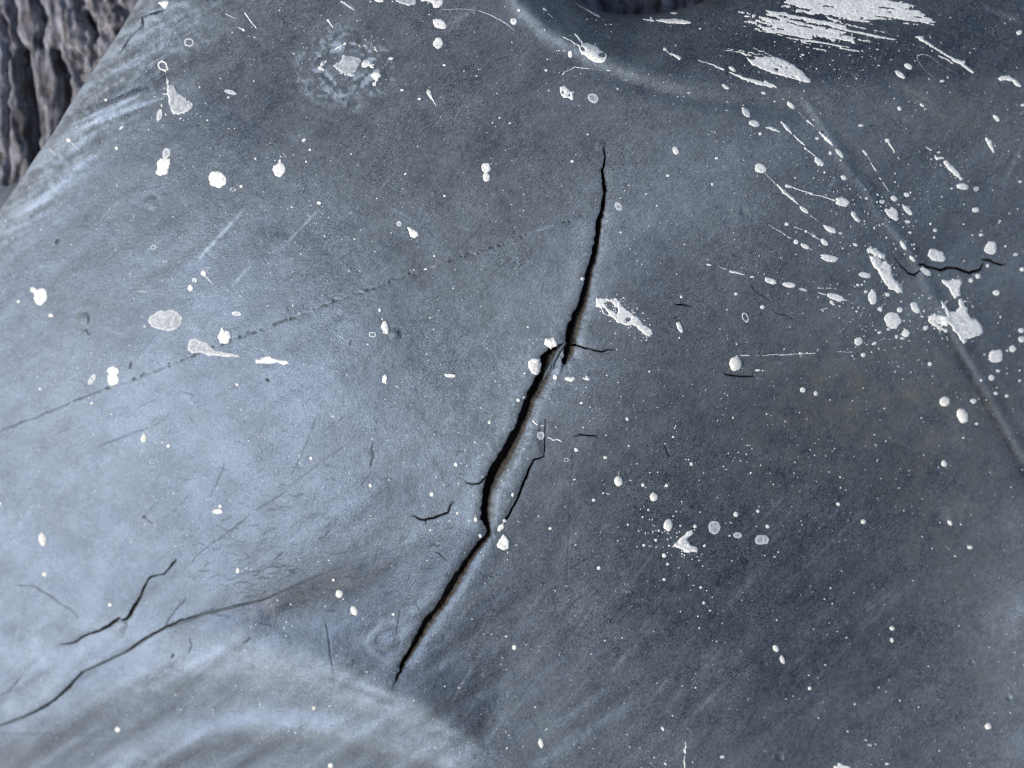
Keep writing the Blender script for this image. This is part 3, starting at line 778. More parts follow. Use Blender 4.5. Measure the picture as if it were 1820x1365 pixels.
MATS = {'W': M_WHITE, 'D': M_DROP, 'T': M_THIN, 'R': M_THIN}
n_parts = 0
def spot(u, v, rx, ry, deg, kind):
    """one paint spot: a lens of paint with its own uneven rim lying on the skin. D = thick bead, W = flat, T = worn thin"""
    n = 20 if max(rx, ry) > 7 else 12
    sd_ = rnd.randint(0, 9999)
    th = np.arange(n) * 2 * math.pi / n
    amp = {'D': 0.09, 'W': 0.13, 'T': 0.10, 'R': 0.10}[kind] * (1 if max(rx, ry) > 6 else .7)
    rad = 1 + amp * (noise(np.cos(th) * 2 + 50, np.sin(th) * 2 + 50, 1.0, sd_) + 0.7 * noise(np.cos(th) * 5 + 50, np.sin(th) * 5 + 50, 1.0, sd_ + 1))
    m_ = min(rx, ry)
    thick = {'D': 0.48 * m_, 'W': min(1.7, 0.30 * m_ + 0.35), 'T': 0.7, 'R': 0.8}[kind]
    prof = {'D': [(0.0, 1.0), (0.4, .93), (0.7, .72), (0.9, .42), (1.0, .05), (1.0, -.25)],
            'W': [(0.0, 1.0), (0.45, .97), (0.8, .85), (0.93, .55), (1.0, .1), (1.0, -.6)],
            'T': [(0.0, .55), (0.5, .55), (0.8, .6), (0.92, .75), (1.0, .2), (1.0, -.6)],
            'R': [(0.62, -.5), (0.7, .6), (0.82, 1.0), (0.92, .9), (1.0, .2), (1.0, -.6)]}[kind]
    co = []; ed = []
    a = math.radians(deg); ca, sa = math.cos(a), math.sin(a)
    hollow = kind == 'R'
    if not hollow:
        co.append((u, v, thick * prof[0][1])); ed.append(m_)
    for r_, h_ in prof[(0 if hollow else 1):]:
        x = np.cos(th) * rad * rx * r_; y = np.sin(th) * rad * ry * r_
        hh = thick * h_
        for k_ in range(n):
            co.append((u + x[k_] * ca - y[k_] * sa, v + x[k_] * sa + y[k_] * ca, hh + (rnd.uniform(-.12, .12) * thick if h_ > 0.2 else 0)))
            ed.append((1 - r_) * m_)
    co = np.array(co); z = surf(co[:, 0], co[:, 1])
    if kind == 'D': z = z * 0.5 + float(np.mean(z)) * 0.5
    z = z + co[:, 2] + 0.05
    polys_ = []; o_ = 0 if hollow else 1
    if not hollow: polys_ += [(0, 1 + (k_ + 1) % n, 1 + k_) for k_ in range(n)]
    nr = len(prof) - (0 if hollow else 1)
    for r_ in range(nr - 1):
        for k_ in range(n):
            a0 = o_ + r_ * n + k_; a1 = o_ + r_ * n + (k_ + 1) % n
            polys_.append((a0, a1, a1 + n, a0 + n))
    nm = {'D': 'paint_drop', 'W': 'paint_spot', 'T': 'worn_paint_spot', 'R': 'paint_ring'}[kind]
    m = mesh_from(nm, world_xyz(co[:, 0], co[:, 1], z), None, polys_, {'edge': ed})
    return link(nm, m, MATS[kind], sheet)

def field_blob(name, bbox, fn, mat, cell=1.5, thick=1.8, rim=3.4, label=None):
    """paint of any outline: fn(u, v) is about the distance inside the outline, in pixels"""
    gu = np.arange(bbox[0], bbox[2], cell); gv = np.arange(bbox[1], bbox[3], cell)
    gU, gV = np.meshgrid(gu, gv)
    f = fn(gU, gV)
    (cu2, cv2, cf2), q2, p2, c2 = clip_grid(gu, gv, f, [])
    if len(cu2) == 0: return
    t = np.clip(cf2 / rim, 0, 1)
    z = surf(cu2, cv2) + thick * (np.sqrt(t) * (1 + 0.25 * noise(cu2, cv2, 6, 91))) + 0.15 - 0.4 * (t <= 0)
    m = mesh_from(name, world_xyz(cu2, cv2, z), q2, p2, {'edge': cf2})
    o = link(name, m, mat, sheet)
    if label: o['label'] = label
    return o

def jit(u, v, a=1.4, s=6, seed=95):
    return (u + noise(u, v, s, seed) * a + noise(u, v, 2.6, seed + 2) * a * 0.75, v + noise(u, v, s, seed + 1) * a + noise(u, v, 2.6, seed + 3) * a * 0.75)

def poly_blob(name, pts, mat, holes=(), caps=(), a=1.4, thick=1.8, label=None, eat=0.0, cell=1.5, seed=95):
    """outline polygon, plus capsules (u0,v0,u1,v1,w0,w1), minus elliptical holes (u,v,rx,ry,deg)"""
    xs = [p[0] for p in pts] + [c[0] for c in caps] + [c[2] for c in caps]; ys = [p[1] for p in pts] + [c[1] for c in caps] + [c[3] for c in caps]
    def fn(u, v):
        uj, vj = jit(u, v, a, 6, seed)
        f = poly_sdf(uj, vj, pts) if len(pts) > 2 else np.full(u.shape, -99.0)
        for (x0, y0, x1, y1, w0, w1) in caps:
            d, t, _ = poly_dist(uj, vj, [(x0, y0), (x1, y1)])
            f = np.maximum(f, (w0 + (w1 - w0) * np.clip(t, 0, 1)) / 2 - d)
        for (x, y, rx, ry, dg) in holes:
            p, q_ = rotc(uj - x, vj - y, dg)
            r = np.hypot(p / rx, q_ / ry)
            f = np.minimum(f, (r - 1) * min(rx, ry))
        if eat: f = f - eat * np.clip(noise(u, v, 4.5, seed + 7) + 0.15, 0, 1) * 4
        return f
    pad = 6
    return field_blob(name, (min(xs) - pad, min(ys) - pad, max(xs) + pad, max(ys) + pad), fn, mat, cell, thick, label=label)

# --- spots: tile, then kind x y rx ry deg in that tile's enlarged coordinates
SPOTS = {
'A': 'W 820 1042 12 12 0;W 1405 612 9 9 0;W 1460 845 9 8 0;W 680 852 10 9 0;W 855 898 18 8 -40;W 745 703 11 9 0;W 1797 1115 9 9 0;W 1697 1310 14 12 0;R 1640 1332 22 13 10;'
     'T 1622 648 46 15 16;W 1607 685 11 8 0;W 1530 1262 62 58 20;R 1330 298 34 32 20;T 1122 808 20 44 12;W 1138 740 8 12 0;W 12 1330 10 9 0;W 1045 912 7 7 0;W 1550 552 6 6 0;W 1650 905 6 6 0;T 1170 1078 28 38 20;W 482 985 17 13 0;W 1712 210 14 9 20',
'B': 'W 1290 167 50 34 32;W 1285 304 36 38 0;W 162 1196 42 50 0;W 168 1133 9 13 0;W 1618 1177 33 36 20;W 1620 1245 27 33 0;W 950 411 18 12 0;W 1325 458 12 9 0;W 1028 634 13 9 0;W 1150 695 13 9 0;W 338 985 17 10 -30;W 380 1052 10 10 0;'
     'W 670 1083 8 7 0;W 1137 1031 8 8 0;W 1806 147 18 20 0;W 508 142 11 11 0;W 1215 648 16 18 0;W 354 1137 9 8 0;W 1664 865 7 7 0;W 1785 867 9 8 0;W 1713 830 8 7 0;W 1550 535 8 7 0;W 1052 1222 14 7 -40;W 805 12 7 7 0;W 265 378 8 6 0;W 712 146 6 6 0;W 1566 488 7 6 0',
'C': 'W 14 150 24 22 0;W 50 72 12 11 0;W 411 383 16 27 -8;W 240 494 12 9 0;T 572 690 42 32 35;W 742 626 9 8 0;W 1242 652 12 6 0;W 532 946 9 7 0;W 424 1134 12 10 0;W 1646 790 24 40 -35;W 1706 868 38 24 15;W 1746 940 12 12 0;'
     'W 1748 1184 42 34 15;W 1097 1234 12 12 0;W 1410 1296 11 11 0;W 1440 1112 12 10 0;W 1152 1060 20 32 -25;W 1770 655 18 11 15;W 1502 610 28 12 35;W 1550 485 30 13 38;W 1322 203 10 7 0;W 1075 346 13 11 0;W 232 66 16 9 25;W 1515 717 6 6 0;W 1140 92 24 6 5;W 248 418 7 6 0',
'D': 'W 1008 466 34 18 28;W 950 524 42 18 38;W 1246 569 16 9 0;W 182 740 36 16 42;W 65 713 10 6 0;W 945 763 18 13 40;W 1103 740 18 9 30;W 674 882 20 10 0;W 1786 228 20 16 -20;W 1626 832 28 14 50;W 367 972 14 11 0;W 458 1076 11 14 -20;'
     'W 524 1076 40 16 50;W 552 1249 24 16 30;W 416 1212 9 9 0;W 208 1250 9 7 0;W 1390 1310 42 22 8;T 1483 1328 18 17 0;W 1793 1277 11 10 0;W 1218 1070 14 7 0;W 860 987 18 15 20;W 912 1280 7 7 0;W 905 692 9 5 0;W 1308 1326 11 6 0;W 1173 358 7 6 0;W 912 1220 6 6 0;W 1120 768 6 6 0;W 258 386 7 6 0;W 1812 738 14 10 0',
'E': 'R 1080 393 21 16 -10;W 1340 680 20 22 0;T 1368 625 20 16 20;W 358 872 19 14 0;W 132 775 13 9 0;W 915 578 11 6 10;W 288 268 9 8 0;W 1018 950 9 9 0;W 1690 735 8 6 0;T 1665 860 36 16 5;W 1810 1195 13 17 0;W 912 1083 6 6 0;W 233 690 26 20 10;W 1432 576 21 19 20;W 548 1243 9 4 0;'
     'W 1690 1060 0 0 0;T 648 1322 20 42 35;W 287 735 52 58 0;W 798 1268 42 36 0;W 795 1320 44 44 0',
'F': 'W 444 82 16 12 0;W 253 110 10 9 0;W 316 440 8 8 0;W 695 335 9 8 0;T 1006 228 20 20 0;W 1254 454 9 9 0;W 1192 547 14 8 -15;W 1326 32 12 8 0;T 788 1077 12 7 0;R 820 1006 27 20 10;W 870 835 9 14 0;W 1365 1296 42 15 3;W 1225 888 7 7 0;W 1250 970 6 6 0;W 1200 1142 7 7 0;W 1212 1192 6 6 0;'
     'W 260 803 8 10 0;W 888 898 6 9 0;W 485 316 9 7 0;W 850 50 7 6 0;W 905 1318 16 34 8;W 1388 682 6 6 0;W 655 559 6 6 0;W 338 1216 8 6 0;W 510 184 6 5 0',
'G': 'W 763 289 10 9 0;W 1017 101 9 8 0;W 1191 741 10 12 10;W 1575 721 13 11 0;W 1762 814 16 14 0;W 965 1266 9 9 0;W 112 953 9 7 0;W 1386 516 19 8 10;W 1690 601 14 8 0;R 1642 886 22 38 -25;W 303 1307 15 18 0;W 1176 1030 7 9 0;W 911 513 7 6 0;W 1210 374 8 6 0;'
     'W 528 714 9 9 0;W 497 614 14 14 0;D 1572 1212 50 52 0;W 1582 1165 12 12 0;W 1728 1258 18 9 -5;W 1762 1260 9 7 0;W 940 20 12 6 0;W 1157 582 6 6 0;W 1375 478 6 5 0;W 1628 618 0 0 0;W 1180 955 18 42 -22;T 748 105 22 34 -35',
'H': 'W 545 75 50 34 10;W 275 130 38 16 40;W 325 17 12 10 0;W 152 230 16 13 0;W 288 281 11 9 20;W 345 315 12 9 0;W 417 357 32 17 38;W 458 267 52 20 28;T 530 296 15 9 15;W 219 355 20 17 0;W 283 387 34 16 22;W 452 470 66 24 12;W 543 400 9 6 0;W 634 375 18 11 30;W 700 588 44 20 12;'
     'W 40 630 46 20 20;W 170 658 46 20 10;T 268 692 30 9 15;W 498 745 66 24 18;W 470 782 22 12 50;W 520 808 12 6 0;D 756 745 32 56 -5;D 810 828 15 18 -20;D 898 908 58 62 -20;W 946 833 22 20 0;D 1057 818 26 46 -35;W 990 998 32 27 0;D 657 1055 30 32 20;W 690 1150 18 15 -20;W 803 993 13 9 0;'
     'W 768 1069 18 10 -25;W 868 970 12 9 0;W 965 1033 18 9 0;W 1130 960 20 16 -30;D 1206 450 64 42 22;W 1130 563 44 20 38;W 1480 130 24 20 0;W 1650 210 9 8 0;W 1392 231 13 6 0;W 1195 273 16 13 0;W 1160 229 10 9 0;W 1518 306 15 11 0;W 1456 308 9 6 0;D 1585 400 46 46 -20;W 1762 444 17 11 0;'
     'W 1808 549 18 14 0;W 1565 521 12 14 0;W 1498 596 20 18 0;W 1447 626 18 16 0;D 1627 712 26 20 0;W 1652 883 9 8 0;W 1800 977 20 18 0;W 1806 1040 24 24 0;W 1742 1107 26 24 0;D 1624 1160 50 52 10;W 1638 1262 16 11 0;W 1592 1310 22 22 0;W 1540 1148 10 8 0;W 1158 1214 16 15 0;W 1520 1328 11 9 0;'
     'W 1790 1330 11 9 0;W 1788 1260 9 8 0;W 908 50 24 19 20;W 824 72 20 14 0;W 996 24 22 16 20;W 893 165 62 24 38;W 905 140 34 20 40;W 1000 130 46 18 48;W 1004 213 20 12 10;W 770 190 0 0 0;W 712 50 11 9 0;W 783 76 10 7 0;W 972 380 38 14 58;W 1035 474 26 14 45;W 1046 373 9 8 0;W 1045 404 9 8 0;W 850 326 9 7 0;'
     'W 652 658 13 9 10;W 678 655 10 8 0;W 708 705 13 11 0;W 862 726 16 14 0;W 252 1140 15 8 0;W 291 1138 9 7 0;W 120 1150 12 6 0;W 175 1147 14 5 0;W 612 1157 8 7 0;W 625 1178 7 5 0;W 132 1111 6 6 0;W 265 858 5 5 0;W 925 1018 12 9 0;W 714 1078 9 5 0;W 1186 324 12 8 0;W 1020 290 11 9 0;W 670 40 6 5 0;'
     'T 1100 880 9 8 0;T 1360 560 10 8 0;W 1205 490 0 0 0;W 1395 490 8 6 0;W 1688 385 9 8 0;W 1020 8 9 8 0;W 788 22 12 8 20;T 1700 1120 9 8 0;W 920 1030 9 8 0;T 1395 1320 0 0 0;T 640 845 10 8 0;W 1397 92 6 6 0',
'I': 'D 1014 387 22 34 12;W 1184 446 14 11 -30;W 283 45 11 10 0;W 646 143 15 8 -30;W 785 221 10 7 0;W 820 257 8 6 0;D 303 1100 30 50 -6;W 1668 14 12 10 0;W 1672 1322 13 20 8;D 315 1345 18 14 -30;W 1352 146 6 6 0;W 2 850 9 12 0;W 1143 422 7 6 0;T 1735 1305 9 6 -30;T 672 762 10 8 0;W 455 664 7 5 0;W 1130 198 6 5 0;W 1222 778 6 6 0;W 1533 905 38 17 -5;W 1548 870 14 12 0',
'J': 'W 387 532 12 12 0;D 806 723 13 15 0;D 1238 785 16 17 0;W 1641 278 12 14 0;W 1406 576 15 15 0;D 1418 917 10 12 0;D 1546 961 14 20 0;W 1578 1077 11 15 -15;W 1423 709 6 9 0;W 1592 662 6 6 0;W 991 28 7 6 0;W 540 237 8 7 0;W 1530 792 6 6 0;W 1482 583 6 6 0;W 1500 971 6 7 0;W 1362 971 5 5 0;W 1806 790 10 14 10;W 710 1010 0 0 0;T 656 637 6 6 0;'
     'W 1748 972 13 12 0;W 1228 1036 8 10 0;W 512 1248 8 7 0;W 912 2 10 6 0;T 1540 420 8 8 0;D 1478 1212 0 0 0',
'K': 'T 202 371 28 28 0;W 44 124 14 13 0;W 82 102 7 7 0;W 488 143 12 9 -20;D 811 255 12 14 0;W 453 472 16 14 20;D 657 526 15 12 10;R 382 543 18 16 0;W 439 680 12 7 -20;D 1262 572 13 14 0;W 1132 381 9 9 0;W 820 444 8 8 0;D 750 692 30 38 -10;D 922 719 13 14 0;D 997 803 31 32 0;D 1088 723 13 13 0;'
     'W 641 776 8 8 0;W 575 826 13 11 0;D 958 893 8 11 0;D 1099 1000 34 44 0;D 814 998 8 9 0;D 269 1025 12 12 0;W 928 1143 12 10 0;D 1013 1109 10 10 0;W 1102 1146 10 7 0;D 1071 1215 16 17 -20;D 1095 1276 11 10 0;W 611 1303 12 14 0;T 1424 1018 42 46 -5;W 1576 926 18 20 -15;W 1288 1011 13 13 0;'
     'D 1730 903 12 13 0;T 1587 1073 30 22 0;T 1757 1104 48 36 -5;W 1798 1011 14 14 0;W 1528 1077 10 7 0;W 1350 1148 11 9 0;W 1552 246 8 8 0;W 1362 51 6 6 0;W 1607 549 6 6 0;W 918 944 8 8 0;W 966 960 5 5 0;W 985 963 5 5 0;W 308 315 6 6 0;W 500 315 7 6 0;W 1183 1006 9 6 20;W 1158 1058 7 6 0;W 1132 938 8 6 15;'
     'W 1031 1043 8 6 0;W 958 1056 5 5 0;W 938 1053 5 5 0;W 990 1054 5 5 0;W 1134 1152 8 7 0;W 446 1142 7 6 0;W 186 938 6 6 0;W 372 874 5 5 0;W 1678 634 8 9 0;W 1538 986 7 6 0;W 1735 871 7 5 0;W 6 788 9 15 0;W 903 889 5 5 0;W 85 465 5 6 0;W 1024 630 5 6 0;W 966 1150 6 5 0;W 1315 1250 6 6 20;W 1340 1290 6 6 20;W 940 738 5 5 0;D 1205 1020 0 0 0;W 1282 1035 6 6 0',
'L': 'W 265 52 20 20 20;W 357 76 16 17 -10;D 1263 131 37 35 0;D 1388 232 40 56 -20;W 1466 129 22 18 10;W 1489 289 12 9 0;D 1258 568 20 24 -35;D 514 854 17 13 20;D 690 977 20 17 10;W 1622 75 16 12 0;W 1700 93 13 12 0;D 1440 1157 22 14 0;D 1300 985 14 24 -35;W 18 1012 12 13 0;T 3 1104 20 32 0;W 767 366 8 6 0;W 240 210 7 5 0;'
     'W 455 121 7 5 0;W 487 464 8 4 0;W 346 510 7 6 0;W 208 560 7 6 0;W 201 636 6 6 0;W 774 438 8 5 0;W 1390 388 12 6 0;W 90 1191 9 6 20;W 65 1224 9 7 20;W 1333 1220 12 6 15;W 837 182 8 5 0;W 973 900 7 5 10;W 1095 248 10 4 0;W 291 257 7 4 0;W 1628 35 6 6 0;W 1580 630 7 4 0',
'M': 'W 774 217 15 12 -20;W 828 1094 19 20 0;D 315 8 15 10 0;T 1235 850 7 5 0',
'N': 'D 586 139 28 28 0;D 692 258 24 36 -20;W 545 43 11 11 0;W 965 283 11 10 0;D 408 942 13 15 20;W 517 928 7 10 25;D 528 1348 20 20 0;W 197 380 9 5 -45;W 245 213 8 8 0;W 752 315 6 6 0;W 1520 316 6 6 0;W 1760 438 9 8 0;W 1816 516 14 18 0;W 28 917 6 12 35;W 255 365 5 8 30;W 490 228 5 8 20;W 1327 790 7 6 0;W 1426 800 6 7 0;W 613 175 6 8 20;W 278 1115 8 7 0;W 1262 1222 7 7 0',
'O': 'D 205 1190 18 36 -12;W 17 516 16 17 0;W 1071 39 11 11 0;W 1328 94 10 10 0;D 1349 203 11 12 -20;W 1391 257 9 7 20;W 1060 1088 9 18 -30;W 1316 380 8 6 20;T 1478 1288 16 12 0;W 1305 298 7 6 20;W 653 468 7 7 0;W 1368 117 6 6 0;W 776 449 6 6 0;W 1130 996 8 6 20;W 811 1128 7 6 20;W 1290 800 8 6 20;W 1408 163 6 5 0;W 165 935 7 9 -10;W 1078 1335 8 12 -30;W 438 1196 6 5 0;W 830 1216 7 6 0',
'P': 'D 76 524 20 28 -35;D 120 602 18 34 -25;D 893 382 20 16 10;D 892 465 13 18 -10;D 314 804 15 14 10;D 1569 1070 24 25 -30;W 415 176 10 7 20;W 1036 46 7 5 20;W 420 638 12 7 35;W 304 713 10 5 10;W 578 1107 11 7 30;W 705 1168 12 5 30;W 740 1205 11 5 40;W 858 1335 14 8 0;W 80 323 7 6 20;W 458 99 8 6 20;W 628 915 9 7 0;W 1722 975 6 5 0;W 850 828 7 5 20;W 1095 0 0 0 0;W 570 448 8 6 30;W 408 902 6 5 20',
}
tiny = []
count = 0
spot_list = []
for t, s_ in SPOTS.items():
    for item in (s_.replace('D ', 'W ') if t == 'H' else s_).split(';'):
        f = item.split()
        if len(f) != 6: continue
        kind = f[0]; x, y, rx, ry, dg = map(float, f[1:])
        if rx < 1: continue
        u, v = tp_(t, x, y)
        spot_list.append((kind, u, v, rx * Q, ry * Q, dg))
spot_list.sort(key=lambda a: -a[3] * a[4])
for k_, (kind, u, v, rx, ry, dg) in enumerate(spot_list):
    if k_ < 255: spot(u, v, max(rx, 1.3), max(ry, 1.2), dg, kind)
    else: tiny.append((u, v, max(rx, 1.1), max(ry, 1.0), dg))

# --- splashes with outlines of their own
def PT(t, *xy): return [tp_(t, xy[i], xy[i + 1]) for i in range(0, len(xy), 2)]
def CP(t, *rows): return [(*tp_(t, r[0], r[1]), *tp_(t, r[2], r[3]), r[4] * Q, r[5] * Q) for r in rows]
def HO(t, *rows): return [(*tp_(t, r[0], r[1]), r[2] * Q, r[3] * Q, r[4]) for r in rows]

poly_blob('paint_splash', PT('A', 1105, 15, 1150, 8, 1198, 12, 1180, 38, 1155, 68, 1132, 40), M_WHITE, a=1.0)
poly_blob('worn_paint_splash', PT('A', 1180, 600, 1215, 590, 1290, 680, 1345, 715, 1360, 750, 1345, 785, 1290, 800, 1215, 806, 1190, 760, 1182, 710, 1165, 655), M_THIN, a=1.2, eat=0.7,
          caps=CP('A', (1160, 490, 1185, 590, 16, 22), (1160, 620, 1175, 640, 14, 16), (1150, 655, 1185, 670, 12, 20), (1310, 665, 1312, 700, 8, 14), (1355, 710, 1345, 750, 10, 16)),
          label='flared worn white paint splash with a thin stalk')
poly_blob('paint_ring', [], M_WHITE, caps=CP('A', (1120, 440, 1140, 430, 13, 13), (1140, 430, 1168, 445, 13, 13), (1168, 445, 1172, 465, 13, 13), (1172, 465, 1184, 485, 14, 12), (1184, 485, 1160, 496, 12, 13),
          (1160, 496, 1125, 482, 14, 13), (1125, 482, 1113, 462, 13, 14), (1113, 462, 1120, 440, 14, 13)), a=0.4, cell=1.1, thick=1.0)
poly_blob('paint_splash', PT('A', 1125, 1108, 1160, 1118, 1200, 1112, 1204, 1150, 1190, 1190, 1172, 1228, 1130, 1240, 1096, 1218, 1106, 1170, 1100, 1140), M_WHITE, a=1.2, eat=0.3)
for c in ((1722, 92, 1805, 205, 11, 7), (1672, 190, 1712, 210, 6, 9), (495, 995, 560, 1060, 7, 3), (345, 1048, 395, 1090, 7, 3), (1590, 100, 1655, 128, 9, 4)):
    poly_blob('paint_streak', [], M_WHITE, caps=CP('A', c), a=0.5, cell=1.0, thick=0.8)
poly_blob('paint_splash', PT('B', 820, -8, 900, -8, 895, 12, 870, 18, 835, 8), M_WHITE, a=0.8)
poly_blob('worn_paint_splash', PT('B', 985, -10, 1128, -10, 1128, 20, 1110, 40, 1065, 38, 1010, 30, 985, 12), M_THIN, a=1.2, eat=0.3)
poly_blob('paint_splash', PT('B', 1150, -10, 1322, -10, 1318, 28, 1290, 50, 1262, 58, 1245, 45, 1238, 18, 1190, 8, 1165, 14), M_WHITE, a=1.0, eat=0.2)
poly_blob('paint_splash', [], M_WHITE, caps=CP('B', (510, 145, 542, 195, 16, 9)), a=0.4, cell=1.0)
poly_blob('paint_splash', [], M_WHITE, caps=CP('B', (1215, 655, 1265, 738, 26, 5)), a=0.5, cell=1.0)
poly_blob('paint_streak', [], M_WHITE, caps=CP('B', (190, 1076, 212, 1110, 8, 3)), a=0.3, cell=1.0, thick=0.7)
poly_blob('paint_streak', [], M_WHITE, caps=CP('B', (602, 10, 660, 48, 10, 9), (660, 48, 702, 78, 9, 3)), a=0.4, cell=1.0, thick=0.7)
poly_blob('paint_streak', [], M_THIN, caps=CP('B', (1300, 68, 1440, 62, 3.5, 4), (1440, 62, 1560, 72, 4, 4), (1560, 72, 1660, 110, 4, 7), (1660, 110, 1760, 165, 8, 7), (1760, 165, 1819, 215, 7, 5)), a=0.4, cell=0.9, thick=0.6,
          label='long curved hair-thin paint line near the top')
# peeled crust in the scuff
for i_, pts in enumerate((PT('B', 545, 345, 590, 320, 618, 294, 645, 298, 640, 315, 605, 322, 590, 345, 560, 355), PT('B', 706, 318, 740, 322, 778, 318, 775, 330, 735, 332, 710, 326),
                          PT('B', 822, 335, 840, 332, 858, 355, 850, 366, 832, 352), PT('B', 435, 480, 460, 440, 500, 422, 495, 440, 470, 465, 474, 490, 445, 505),
                          PT('B', 745, 420, 790, 425, 835, 450, 832, 478, 795, 470, 760, 482, 742, 460), PT('B', 800, 530, 850, 500, 885, 540, 860, 570, 840, 600, 812, 596, 830, 560))):
    poly_blob('paint_crust', pts, M_WHITE, a=1.8, eat=0.55, thick=1.0, cell=1.1, seed=110 + i_)
poly_blob('worn_paint_splash', PT('B', 535, 465, 600, 410, 610, 385, 650, 390, 735, 405, 738, 440, 720, 480, 700, 510, 715, 545, 650, 540, 600, 520, 575, 490), M_THIN, a=1.6, eat=0.75, cell=1.1, thick=0.6, label='grey worn paint patch in the middle of the round scuff')

# tile C
poly_blob('paint_splash', PT('C', 490, 305, 530, 300, 600, 325, 640, 365, 668, 385, 665, 418, 630, 442, 590, 440, 540, 415, 500, 380, 478, 345), M_WHITE,
          holes=HO('C', (500, 345, 18, 10, 50), (635, 388, 22, 17, 10)), caps=CP('C', (445, 240, 470, 265, 14, 16), (470, 265, 505, 315, 12, 16), (362, 262, 400, 280, 8, 9), (400, 280, 470, 322, 6, 9), (470, 320, 500, 380, 14, 18)), a=0.8, cell=1.2,
          label='oval white paint splash with two thin tails near the top fold')
poly_blob('paint_splash', PT('C', 338, 612, 375, 605, 400, 622, 415, 640, 440, 642, 430, 668, 432, 698, 415, 702, 395, 690, 360, 688, 340, 655), M_WHITE, holes=HO('C', (358, 648, 6, 8, 0), (408, 668, 6, 7, 0)), a=0.8, cell=1.2)
poly_blob('paint_ring', [], M_WHITE, caps=CP('C', (357, 520, 375, 502, 12, 5), (375, 502, 412, 492, 5, 5), (412, 492, 440, 468, 6, 8), (440, 468, 485, 478, 8, 7), (485, 478, 540, 484, 5, 7), (540, 484, 640, 496, 2.6, 3), (665, 496, 690, 498, 6, 7), (357, 530, 365, 575, 3.4, 4)), a=0.6, cell=0.9, thick=0.7)
poly_blob('paint_splash', PT('C', 1000, 140, 1060, 132, 1160, 132, 1240, 145, 1268, 157, 1250, 168, 1180, 170, 1100, 164, 1040, 152), M_WHITE, caps=CP('C', (920, 134, 1000, 145, 7, 12), (975, 125, 985, 135, 14, 12)), a=0.7, label='long flat white paint splash below the dark gap')
poly_blob('paint_splash', [], M_WHITE, caps=CP('C', (1120, 375, 1178, 408, 10, 26), (1085, 355, 1120, 388, 6, 5)), a=0.6, cell=1.0)
poly_blob('paint_streak', [], M_WHITE, caps=CP('C', (1310, 424, 1400, 450, 7, 9), (1400, 450, 1490, 492, 8, 13), (1530, 508, 1620, 545, 10, 22), (1620, 545, 1740, 582, 20, 28), (1740, 582, 1830, 606, 28, 24)), a=0.9, cell=1.2, label='long slanting paint streak under the dry brush strokes')
poly_blob('paint_streak', [], M_WHITE, caps=CP('C', (225, 60, 245, 75, 14, 8), (250, 90, 288, 128, 4, 6)), a=0.4, cell=1.0)
poly_blob('paint_streak', [], M_THIN, caps=CP('C', (430, 10, 520, 66, 3, 8), (520, 66, 615, 118, 10, 14)), a=0.7, cell=1.0, thick=.7)
# tile D, dry brush strokes
def brush(name, pts, deg, thr, seed, caps=(), label=None, sl=52, sw=3.3):
    xs = [p[0] for p in pts]; ys = [p[1] for p in pts]
    def fn(u, v):
        uj, vj = jit(u, v, 2.2, 9, seed)
        f = poly_sdf(uj, vj, pts)
        p, q_ = rotc(u, v, deg)
        n = noise(p, q_, sl, seed, sw) * 0.8 + noise(p, q_, sl * .3, seed + 3, sw * .8) * 0.45 + noise(u, v, 3, seed + 5) * 0.25
        g = (n + thr + 0.03 * np.clip(f, -6, 10)) * 3.0
        f = np.minimum(f * 0.8 + 1.0 + n * 5, g)
        for (x0, y0, x1, y1, w0, w1) in caps:
            d, t, _ = poly_dist(uj, vj, [(x0, y0), (x1, y1)])
            f = np.maximum(f, (w0 + (w1 - w0) * np.clip(t, 0, 1)) / 2 - d)
        return f
    return field_blob(name, (min(xs) - 12, min(ys) - 12, max(xs) + 12, max(ys) + 12), fn, M_WHITE, 0.95, 1.0, 1.2, label)
brush('paint_stroke', PT('D', 160, 10, 270, -30, 700, -30, 900, 8, 1000, 40, 1100, 100, 1195, 152, 1060, 145, 900, 132, 760, 140, 560, 110, 380, 88, 230, 60), 7, 0.42, 201,
      caps=CP('D', (95, 35, 170, 42, 12, 20)), label='largest and topmost white dry brush stroke')
brush('paint_stroke', PT('D', 20, 90, 240, 86, 520, 100, 700, 150, 800, 215, 900, 276, 760, 270, 560, 250, 330, 200, 140, 150), 11, -0.16, 231, label='streaky broken brush stroke under the topmost one')
brush('paint_stroke', PT('D', -60, 130, 60, 135, 250, 160, 480, 230, 600, 290, 655, 355, 560, 350, 400, 335, 220, 280, 60, 240, -60, 200), 11, -0.10, 261, label='lowest ragged brush stroke ending in a point')
brush('paint_stroke', PT('D', -160, 98, -60, 112, 20, 130, 40, 160, -40, 165, -130, 140), 9, -0.1, 268)
poly_blob('paint_splash', PT('D', -140, 395, -60, 400, 0, 398, 90, 402, 180, 440, 250, 490, 320, 560, 318, 582, 250, 572, 160, 545, 60, 520, -40, 480, -100, 450), M_WHITE,
          holes=HO('D', (115, 465, 10, 5, 20), (85, 488, 12, 4, 20), (150, 478, 6, 4, 0), (-95, 405, 30, 9, 15), (205, 542, 8, 3, 20)),
          caps=CP('D', (-290, 352, -200, 360, 6, 10), (-200, 360, -100, 400, 10, 26), (-280, 335, -150, 360, 6, 8), (-150, 360, 20, 400, 8, 10), (-130, 320, -20, 362, 5, 8), (-20, 362, 60, 400, 7, 5)), a=1.0, eat=0.25, cell=1.3, label='long almond shaped white paint splash')
